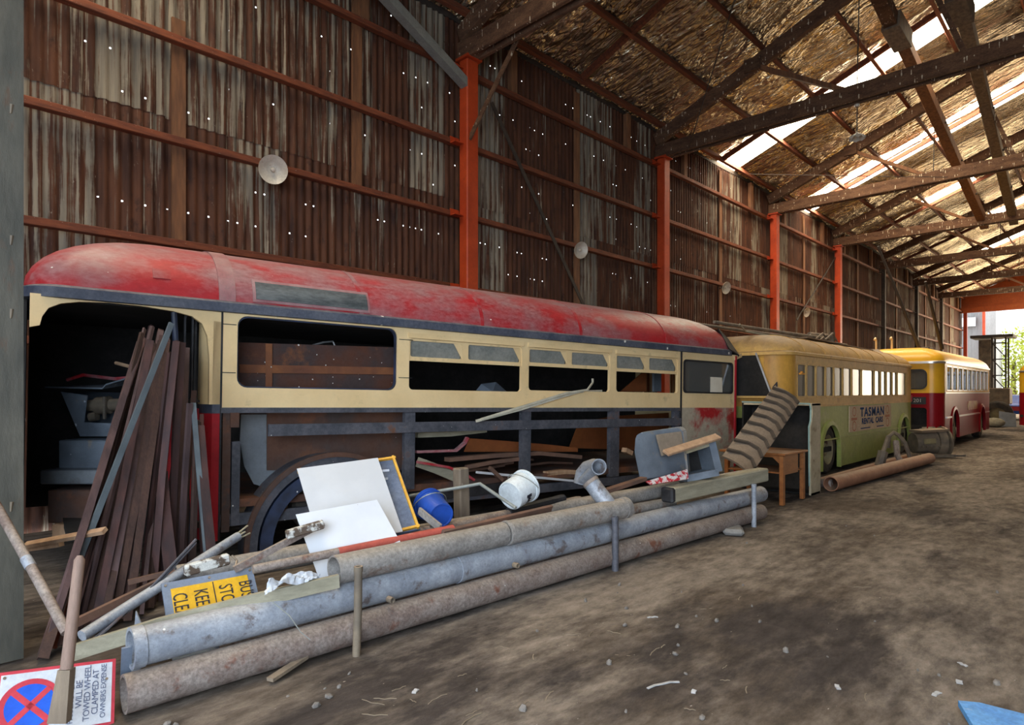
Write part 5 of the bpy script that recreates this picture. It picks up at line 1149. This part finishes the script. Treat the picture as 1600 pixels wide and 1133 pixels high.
# advert
ax0, ax1 = x2(1326), x2(1391); az0, az1 = .80, 1.375
bm = B(); box(bm, (ax0, -.016, az0), (ax1, .0, az1)); ad = t2('advert_sign', bm, m_rentsign)
aw = ax1-ax0; az = lambda f: az0+(az1-az0)*f
def adt(s, size, fx, fz, m, sp=1.0, bold=0): return text(s, size, m, ad, basis((1, 0, 0), (0, 0, 1), (ax0+aw*fx, -.018, az(fz))), 'lettering', ext=.001, space=sp, bold=bold)
o = adt('TASMAN', .36, .52, .72, m_inkblue, 1.18, .012); o.matrix_basis = o.matrix_basis @ Matrix.Diagonal((1.25, .80, 1, 1))
o = adt('RENTAL  CARS', .215, .52, .36, m_inkblue, 1.05, .008); o.matrix_basis = o.matrix_basis @ Matrix.Diagonal((1.18, .86, 1, 1))
for fx in (.10, .90):
    for fz, rx in ((.78, .13), (.22, .14)):
        bm = B(); cxx, czz = ax0+aw*fx, az(fz)
        for k in range(24):
            a, b = 2*PI*k/24, 2*PI*(k+1)/24
            bm.faces.new([bm.verts.new((cxx+math.cos(q_)*rx*s_, -.0185, czz+math.sin(q_)*rx*.8*s_)) for q_, s_ in ((a, 1), (b, 1), (b, .82), (a, .82))])
        part('advert_ring', bm, m_inkred, ad, world=False)
    for fz in (.52, .47): bm = B(); box(bm, (ax0+aw*(fx-.06), -.0185, az(fz)-.01), (ax0+aw*(fx+.06), -.0165, az(fz)+.01)); part('advert_rule', bm, m_inkred, ad, world=False)
for f0, f1 in ((.24, .46), (.62, .80)): bm = B(); box(bm, (ax0+aw*f0, -.0185, az(.09)-.012), (ax0+aw*f1, -.0165, az(.09)+.012)); part('advert_rule', bm, m_inkblue, ad, world=False)
bm = B(); box(bm, (x2(1424)-.06, -.02, 1.42), (x2(1424), .0, 1.60)); t2('tail_lamp', bm, m_signred)
bm = B(); box(bm, (.55, -.05, 2.02), (.75, -.01, 2.05)); box(bm, (.60, -.05, 2.05), (.66, -.02, 2.08)); t2('indicator_arm', bm, M('amber', (.7, .3, .03), bump=0))
# trolley gear on the roof
rz2 = 2.82
for k, y_ in enumerate((.95, 1.35)):
    bm = B(); tube(bm, [(-.9, y_, rz2+.14), (2.3, y_, rz2+.16), (5.2, y_+.05, rz2+.20)], [.03, .04, .05], 8); t2('trolley_pole', bm, m_iron, True)
bm = B(); box(bm, (4.6, .7, rz2), (5.9, 1.7, rz2+.10), .02); tube(bm, [(5.0, .8, rz2+.1), (5.0, .8, rz2+.34)], .07, 8); tube(bm, [(5.0, 1.5, rz2+.1), (5.0, 1.5, rz2+.34)], .07, 8); tube(bm, [(4.3, 1.1, rz2+.26), (5.6, 1.1, rz2+.30)], .06, 8); t2('trolley_base', bm, m_iron)
for k in range(6):
    bm = B(); a = random.uniform(3.6, 5.0); tube(bm, [(a, .6+.15*k, rz2+.08), (a+.5, .6+.15*k, rz2+.26), (a+1.0, .65+.13*k, rz2+.1)], .022, 6); t2('gear_spring', bm, m_iron)
for y_ in (.55, .80, 1.1): bm = B(); beam(bm, (2.4, y_, rz2+.04), (7.9, y_+.05, rz2-.01), .16, .03); t2('roof_board', bm, m_tread)
bm = B(); beam(bm, (7.2, .30, rz2-.18), (7.5, .55, rz2+.02), .3, .03); t2('roof_flap', bm, m_iron)
bm = B(); tube(bm, [(-.4, .7, rz2+.12), (.3, .9, rz2+.05), (1.4, .5, rz2-.06)], .016, 6); t2('roof_rope', bm, m_plank)
# ---- red and yellow bus
O3 = V((22.0, 3.86, 0)); L3, W3 = 9.0, 2.45
tr = thing('red_trolleybus', 'glossy dark red and yellow trolleybus with raised black trolley poles, near the far doorway', 'bus', mat=Matrix.Translation(O3))
wins3 = [(.62+.86*k+(.02 if k else -.05), .62+.86*k+.70) for k in range(9)]
trolleybus(tr, L3, W3, .25, 1.66, 1.74, 2.46, 2.56, .50, wins3, [1.75, 6.9], m_red, m_yel, m_yel, m_silver, m_glass, r=.34, ar=.55, iy=.8, ix=.75,
    frontwin=[rr(.40, 1.18, 1.78, 2.36, .16), rr(1.26, 2.04, 1.78, 2.36, .16)], front=[rr(.40, 1.9, .55, 1.22, .08)])
def t3(n, bm, m, sm=False, par=None): return part(n, bm, m, par or tr, sm, world=False)
bm = B(); box(bm, (-.02, .42, 1.32), (.0, .84, 1.54)); pl_ = t3('number_plate', bm, m_black)
text('201', .15, m_silver, pl_, basis((0, -1, 0), (0, 0, 1), (-.022, .63, 1.43)), 'fleet_number', ext=.001)
for a, b in ((.45, 1.2), (2.35, 6.3), (7.5, 8.55)): bm = B(); box(bm, (a, -.03, .90), (b, .0, .95)); t3('silver_strip', bm, m_silver)
bm = B(); plate(bm, rr(4.0, 5.9, 1.08, 1.38, .12), [], .01); bmesh.ops.translate(bm, verts=bm.verts, vec=(0, -.012, 0)); t3('side_crest', bm, M('gold_panel', (.55, .36, .12), (.4, .1, .05), 6, rough=.35))
for y_, ut in ((.85, 0), (1.55, 1)):
    bm = B(); box(bm, (2.1, y_-.12, 3.03), (2.7, y_+.12, 3.16), .03); b_ = t3('pole_base', bm, m_darkpost)
for (u0, v0, u1, v1) in ((1437, 545, 1372, 385), (1472, 545, 1446, 440)):
    bm = B(); a = pX(u0, v0, 24.2); b = pX(u1, v1, 22.5); tube(bm, [O3*0+a-O3, b-O3], [.06, .035], 8); t3('trolley_pole', bm, m_darkpost)
for y_ in (1.5, 1.95): bm = B(); tube(bm, [(.8, y_, 3.0), (.8, y_, 3.35), (.72, y_, 3.42), (.62, y_, 3.36)], .03, 8); t3('pole_hook', bm, m_cream)
bm = B(); box(bm, (-.30, .2, .42), (.0, 2.2, .56), .02); t3('front_bumper', bm, m_plank)
# ---- bus at the right edge
O4 = V((34.8, .98, 0)); t4 = thing('red_trolleybus', 'second red and yellow bus cut off by the right edge of the frame', 'bus', mat=Matrix.Translation(O4))
trolleybus(t4, 8.5, 2.4, .25, 1.66, 1.74, 2.46, 2.56, .50, wins3[:8], [1.75, 6.4], m_red, m_yel, m_yel, m_silver, m_glass, r=.45, ar=.55, iy=.8, ix=.75)

# ================================================================== RUSTY PIPES, GEARBOX AND SCRAP BESIDE THE GREEN BUS
a, b = pd(1298, 757, 10.75), pd(1452, 717, 14.9); a.z = .125; b.z = .125
pipe('thick terracotta rusty pipe lying alone on the dirt beside the green bus', a, b, .125, m_clay)
a, b = pd(1280, 748, 11.4), pd(1420, 708, 15.6); a.z = .07; b.z = .10; pipe('thinner rusty pipe nearest the wheels of the green bus', a, b, .07, m_clay)
a, b = pd(1290, 752, 11.2), pd(1432, 712, 15.4); a.z = .055; b.z = .06; pipe('thin rusty pipe in the middle of the three beside the green bus', a, b, .055, m_clay)
a = pd(1268, 742, 11.2); b = pd(1300, 752, 11.0); a.z = .09; b.z = .09; pipe('short grey pipe end lying across the rusty pipes by the pale cabinet', a, b, .08, m_piperust)
bm = B(); q = [pd(u, v, d) for u, v, d in ((1388, 700, 14.2), (1389, 682, 14.2), (1396, 676, 14.2), (1404, 680, 14.2), (1414, 692, 14.2), (1426, 727, 14.2))]; tube(bm, q, .045, 10)
solo('curved_iron_bar', bm, m_iron, 'hooked iron casting leaning on the rusty pipes by the rear arch of the green bus', 'iron bar')
bm = B(); tube(bm, [pd(1374, 728, 13.4), pd(1380, 705, 13.4)], .10, 8); tube(bm, [pd(1380, 706, 13.4), pd(1388, 682, 13.5)], .045, 8); solo('jack_post', bm, m_iron, 'rusty jack post standing among the pipes beside the green bus', 'jack')
bm = B(); tube(bm, [pd(1400, 690, 13.8), pd(1402, 712, 13.6), pd(1408, 722, 13.5)], .06, 8); solo('bent_pipe', bm, m_piperust, 'bent rusty pipe standing beside the hooked iron casting', 'pipe')
g0 = pz(1455, 713, 0); t = thing('gearbox', 'greasy iron gearbox lying on the dirt in front of the red trolleybus', 'gearbox', (g0.x, g0.y, 0))
def G(x_, y_, z_): return V((g0.x, g0.y, 0))+RT*x_+FW*y_+V((0, 0, z_))
bm = B(); tube(bm, [G(-.42, .1, .34), G(.12, .05, .36)], [.27, .30], 16); part('casing', bm, m_iron, t, True)
bm = B(); tube(bm, [G(.10, .05, .36), G(.28, .03, .36)], [.36, .38], 16); part('bell_housing', bm, m_iron, t, True)
bm = B(); tube(bm, [G(.28, .03, .36), G(.33, .03, .36)], .42, 20); part('flange', bm, m_iron, t, True)
bm = B(); beam(bm, G(-.45, -.05, .66), G(.30, .0, .70), .5, .06); part('top_cover', bm, m_tread, t)
bm = B(); beam(bm, G(-.34, -.23, .40), G(-.02, -.23, .42), .04, .14, bev=.02); part('cover_plate', bm, m_rim, t)
bm = B(); beam(bm, G(-.3, -.1, .02), G(.42, -.22, .05), .3, .08); part('foot', bm, m_iron, t)
for k in range(5): bm = B(); p = G(-.4+.11*k, -.26, .28); tube(bm, [p, p-FW*.03], .025, 6); part('bolt', bm, m_iron, t)
bm = B(); beam(bm, G(.35, -.3, .05), G(.62, -.35, .06), .14, .06); solo('iron_lump', bm, m_iron, 'small iron lump on the dirt at the right foot of the gearbox', 'lump')
bm = B(); beam(bm, pd(1418, 672, 19.5), pd(1462, 671, 18.6), .25, .16); solo('pale_plank', bm, m_plank, 'pale plank lying across above the gearbox under the red bus nose', 'plank')

# ================================================================== FAR DOORWAY AND OUTSIDE
bm = B(); q0 = pX(1545, 660, 44)
t = thing('scaffold_lift', 'grey platform lift tower with lattice side standing by the far doorway', 'lift', (44, pX(1548, 600, 44).y, 0)); yl = pX(1530, 600, 44).y; yr = pX(1572, 600, 44).y
bm = B(); box(bm, (43.8, yl-.55, 0), (45.0, yl, 4.6)); part('mast_panel', bm, m_iron, t)
for y_ in (yr, yl-.6):
    for x_ in (43.9, 45.0): bm = B(); box(bm, (x_-.04, y_-.04, 0), (x_+.04, y_+.04, 4.7)); part('post', bm, m_darkpost, t)
for z in (.8, 1.7, 2.6, 3.5, 4.4):
    bm = B(); beam(bm, (43.9, yr, z), (43.9, yl-.6, z), .06, .06); part('rung', bm, m_darkpost, t)
    bm = B(); beam(bm, (43.9, yr, z-.8), (43.9, yl-.6, z), .05, .05); part('lattice_bar', bm, m_darkpost, t)
bm = B(); box(bm, (43.5, yr-.35, 4.7), (45.3, yl+.35, 4.85)); part('platform', bm, m_darkpost, t)
bm = B(); box(bm, (43.6, yr-.2, 1.0), (44.8, yl-.3, 1.9), .05); part('cab_box', bm, m_iron, t)
wp = pX(1562, 668, 40); t = thing('loose_tyre', 'big dusty tyre lying tilted near the far doorway', 'tyre', (40, wp.y, 0)); mt = Matrix.Translation((40, wp.y+.1, .55)) @ Matrix.Rotation(R(70), 4, 'Y') @ Matrix.Rotation(R(20), 4, 'Z')
bm = B(); lathe(bm, [(.36, 0), (.45, 0), (.60, .03), (.64, .1), (.64, .22), (.60, .30), (.45, .32), (.36, .31), (.36, 0)], 28, mt); part('tyre', bm, m_tyre, t, True)
bm = B(); lathe(bm, [(0, .12), (.2, .12), (.3, .2), (.37, .2), (.37, .14), (0, .08)], 24, mt); part('rim', bm, m_rim, t, True)
bm = B(); p = pX(1573, 665, 39); quadboard(bm, [p+V((0, .3, .7)), p+V((0, -.35, .6)), p+V((-.2, -.4, -.3)), p+V((-.2, .3, -.3))], .03); solo('leaning_panel', bm, m_greypanel, 'small grey panel leaning against the big loose tyre', 'panel')
bm = B(); p = pz(1549, 668, 0); bmesh.ops.create_icosphere(bm, subdivisions=2, radius=.45, matrix=Matrix.Translation(p+V((.8, 0, .2))) @ Matrix.Diagonal((1.2, 1, .55, 1))); solo('sack', bm, m_plank, 'pale sack lying on the dirt left of the loose tyre', 'sack', smooth=True)
# car parked by the door
cp = V((50, 6.0, 0)); t = thing('parked_car', 'small blue and red vehicle parked in the glare of the far doorway', 'car', cp); 
cy = pX(1585, 620, 50).y
bm = B(); plate(bm, [(0, .35), (3.8, .35), (3.9, .8), (3.0, .95), (2.5, 1.5), (1.0, 1.5), (.4, .95), (0, .9)], [], 1.6, Matrix.Translation((48, cy-1.0, 0))); bmesh.ops.bevel(bm, geom=list(bm.edges), offset=.05, segments=1, affect='EDGES'); part('body', bm, m_signblue, t)
for x_ in (48.8, 51.1):
    for y_ in (cy-1.05, cy+.45): bm = B(); tube(bm, [(x_, y_, .33), (x_, y_+.2, .33)], .33, 16); part('wheel', bm, m_tyre, t, True)
bm = B(); box(bm, (47.98, cy-.8, .55), (48.04, cy+.4, .8)); part('red_lamp', bm, m_signred, t)
# outside buildings and tree
bm = B(); n = 60; yA, yB = pX(1498, 560, 70).y, pX(1536, 560, 70).y
g = [[bm.verts.new((70+.05*(i % 2), yA+(yB-yA)*i/n+0, z)) for z in (0, 9.5)] for i in range(n+1)]
for i in range(n): bm.faces.new((g[i][0], g[i+1][0], g[i+1][1], g[i][1]))
t = thing('outside_shed', 'grey corrugated shed wall seen outside through the far doorway', 'building', (70, yA, 0)); part('cladding', bm, m_outwall, t)
bm = B(); box(bm, (69.8, yB-.1, 3.0), (69.95, yA+.1, 3.15)); part('girt', bm, m_iron, t); bm = B(); box(bm, (69.75, yB-.15, 0), (69.95, yA+.1, 2.4)); part('brick_base', bm, M('brick_red', (.42, .20, .14), (.34, .15, .1), 8), t)
bm = B(); box(bm, (69.6, yB-.2, 0), (69.9, yB+.0, 9.5)); part('red_post', bm, m_orange, t); bm = B(); box(bm, (69.7, yB+.5, 7.6), (69.9, yB+1.8, 8.4)); part('floodlight', bm, m_silver, t)
bm = B(); box(bm, (74, pX(1556, 560, 74).y, 0), (78, pX(1532, 560, 74).y, 10)); solo('outside_block', bm, m_outwall, 'second pale grey building edge outside beyond the corrugated shed', 'building')
tp = pX(1585, 600, 80); t = thing('tree', 'sunlit yellow green tree outside the far doorway', 'tree', (80, tp.y, 0)); rnd = random.Random(3)
bm = B(); tube(bm, [(80, tp.y, -.1), (80.1, tp.y+.1, 2.5), (80, tp.y, 5.0)], [.3, .22, .12], 10); part('trunk', bm, m_bark, t, True)
bm = B()
for k in range(2600):
    a = V((rnd.gauss(0, 1), rnd.gauss(0, 1), rnd.gauss(0, 1))).normalized()*(rnd.random()**.4); c = V((80+a.x*2.6, tp.y+a.y*2.9, 4.4+a.z*3.9)); s = rnd.uniform(.12, .24)
    e1 = V((rnd.gauss(0, 1), rnd.gauss(0, 1), rnd.gauss(0, 1))).normalized()*s; e2 = V((rnd.gauss(0, 1), rnd.gauss(0, 1), rnd.gauss(0, 1))).normalized()*s*.6
    bm.faces.new([bm.verts.new(c+q_) for q_ in (e1, e2, -e1, -e2)])
o = part('crown', bm, m_leaf, t); o['kind'] = 'stuff'

# ================================================================== THE GROUND'S LITTER
bm = B(); q = [pz(u, v, 0) for u, v in ((1497, 1098), (1530, 1101), (1612, 1122), (1620, 1150), (1525, 1145))]; q = [V((p.x, p.y, .0)) for p in q]
for k in range(len(q)): pass
a = [bm.verts.new(p+V((0, 0, .012))) for p in q]; b = [bm.verts.new(p-V((0, 0, .02))) for p in q]; bm.faces.new(a); bm.faces.new(b)
for i in range(5): bm.faces.new((a[i], a[(i+1) % 5], b[(i+1) % 5], b[i]))
solo('blue_sheet', bm, m_bluetarp, 'pointed bright blue sheet lying on the dirt in the bottom right corner', 'sheet')
rnd = random.Random(9); m_scrapw = M('dirty_white_scrap', (.46, .46, .46), (.34, .34, .34), 20); m_peb = M('pebble_grey', (.2, .18, .16), (.14, .125, .11), 30); m_straw = M('dry_straw', (.26, .21, .15), (.2, .16, .11), bump=0)
def flat(label, name, u, v, l, w_, ang, m, th=.006):
    p = pz(u, v, 0); p.z = gz(p.x, p.y)-.0; d = V((math.cos(ang), math.sin(ang), 0)); bm = B(); n_ = 4; s = V((-d.y, d.x, 0))
    pts = [p+d*l*(k/n_-.5)+s*.12*l*math.sin(2.4*k/n_)+V((0, 0, th/2+.004*(k % 2))) for k in range(n_+1)]
    for a_, b_ in zip(pts, pts[1:]): beam(bm, a_, b_, w_, th)
    return bm
for (u, v, l, w_, an, lb) in ((1038, 1065, .26, .018, -.5, 'white curved plastic strip on the dirt in the foreground'), (1085, 1075, .05, .03, .2, 'small white scrap right of the curved plastic strip'), (1020, 957, .10, .02, -.7, 'pale wood chip on the dirt between the stakes and the strip'),
      (1310, 1066, .07, .03, .4, 'white scrap of paper on the dirt, middle right of the foreground'), (1465, 1074, .09, .03, -.3, 'grey leaf shaped scrap above the blue sheet'), (1505, 1030, .07, .025, .9, 'white scrap by the right edge of the foreground'), (650, 1077, .06, .03, .4, 'pale stone chip left of the curved plastic strip'), (1500, 1056, .06, .04, .1, 'bright scrap of film near the right edge')):
    solo('litter_scrap', flat(lb, '', u, v, l*.85, w_*.8, an, m_paper), m_scrapw, lb, 'litter')
for k in range(34):
    u = rnd.uniform(560, 1590); v = rnd.uniform(max(850, 1130-(u-400)*.32), 1125) if u < 1250 else rnd.uniform(790, 1120)
    solo('straw', flat('', '', u, v, rnd.uniform(.05, .16), rnd.uniform(.003, .006), rnd.uniform(0, 3.1), m_straw, .003), m_straw, 'thin dry straw lying on the dirt floor of the aisle', 'straw', 'straws scattered on the aisle')
for k in range(40):
    u = rnd.uniform(250, 1590); v = rnd.uniform(max(800, 1160-(u-200)*.33), 1128); p = pz(u, v, 0); p.z = gz(p.x, p.y); s = rnd.uniform(.008, .024)
    bm = B(); bmesh.ops.create_icosphere(bm, subdivisions=1, radius=s, matrix=Matrix.Translation(p+V((0, 0, s*.35))) @ Euler((rnd.random()*3, rnd.random()*3, 0)).to_matrix().to_4x4() @ Matrix.Diagonal((1.3, 1, .7, 1)))
    solo('pebble', bm, m_peb, 'small grey pebble lying on the dirt floor of the aisle', 'pebble', 'pebbles scattered on the aisle')
for k, (u, v) in enumerate(((470, 1025), (520, 985), (445, 1050))):
    p = pz(u, v, .01); bm = B(); beam(bm, p+V((-.12, -.06, .01)), p+V((.16, .05, .03)), .05, .02); solo('wood_scrap', bm, m_greytimber, ('grey wood scrap on the dirt below the rusty stake, middle one of three', 'grey wood scrap on the dirt right beside the rusty stake', 'grey wood scrap on the dirt nearest the camera below the stake')[k], 'wood')
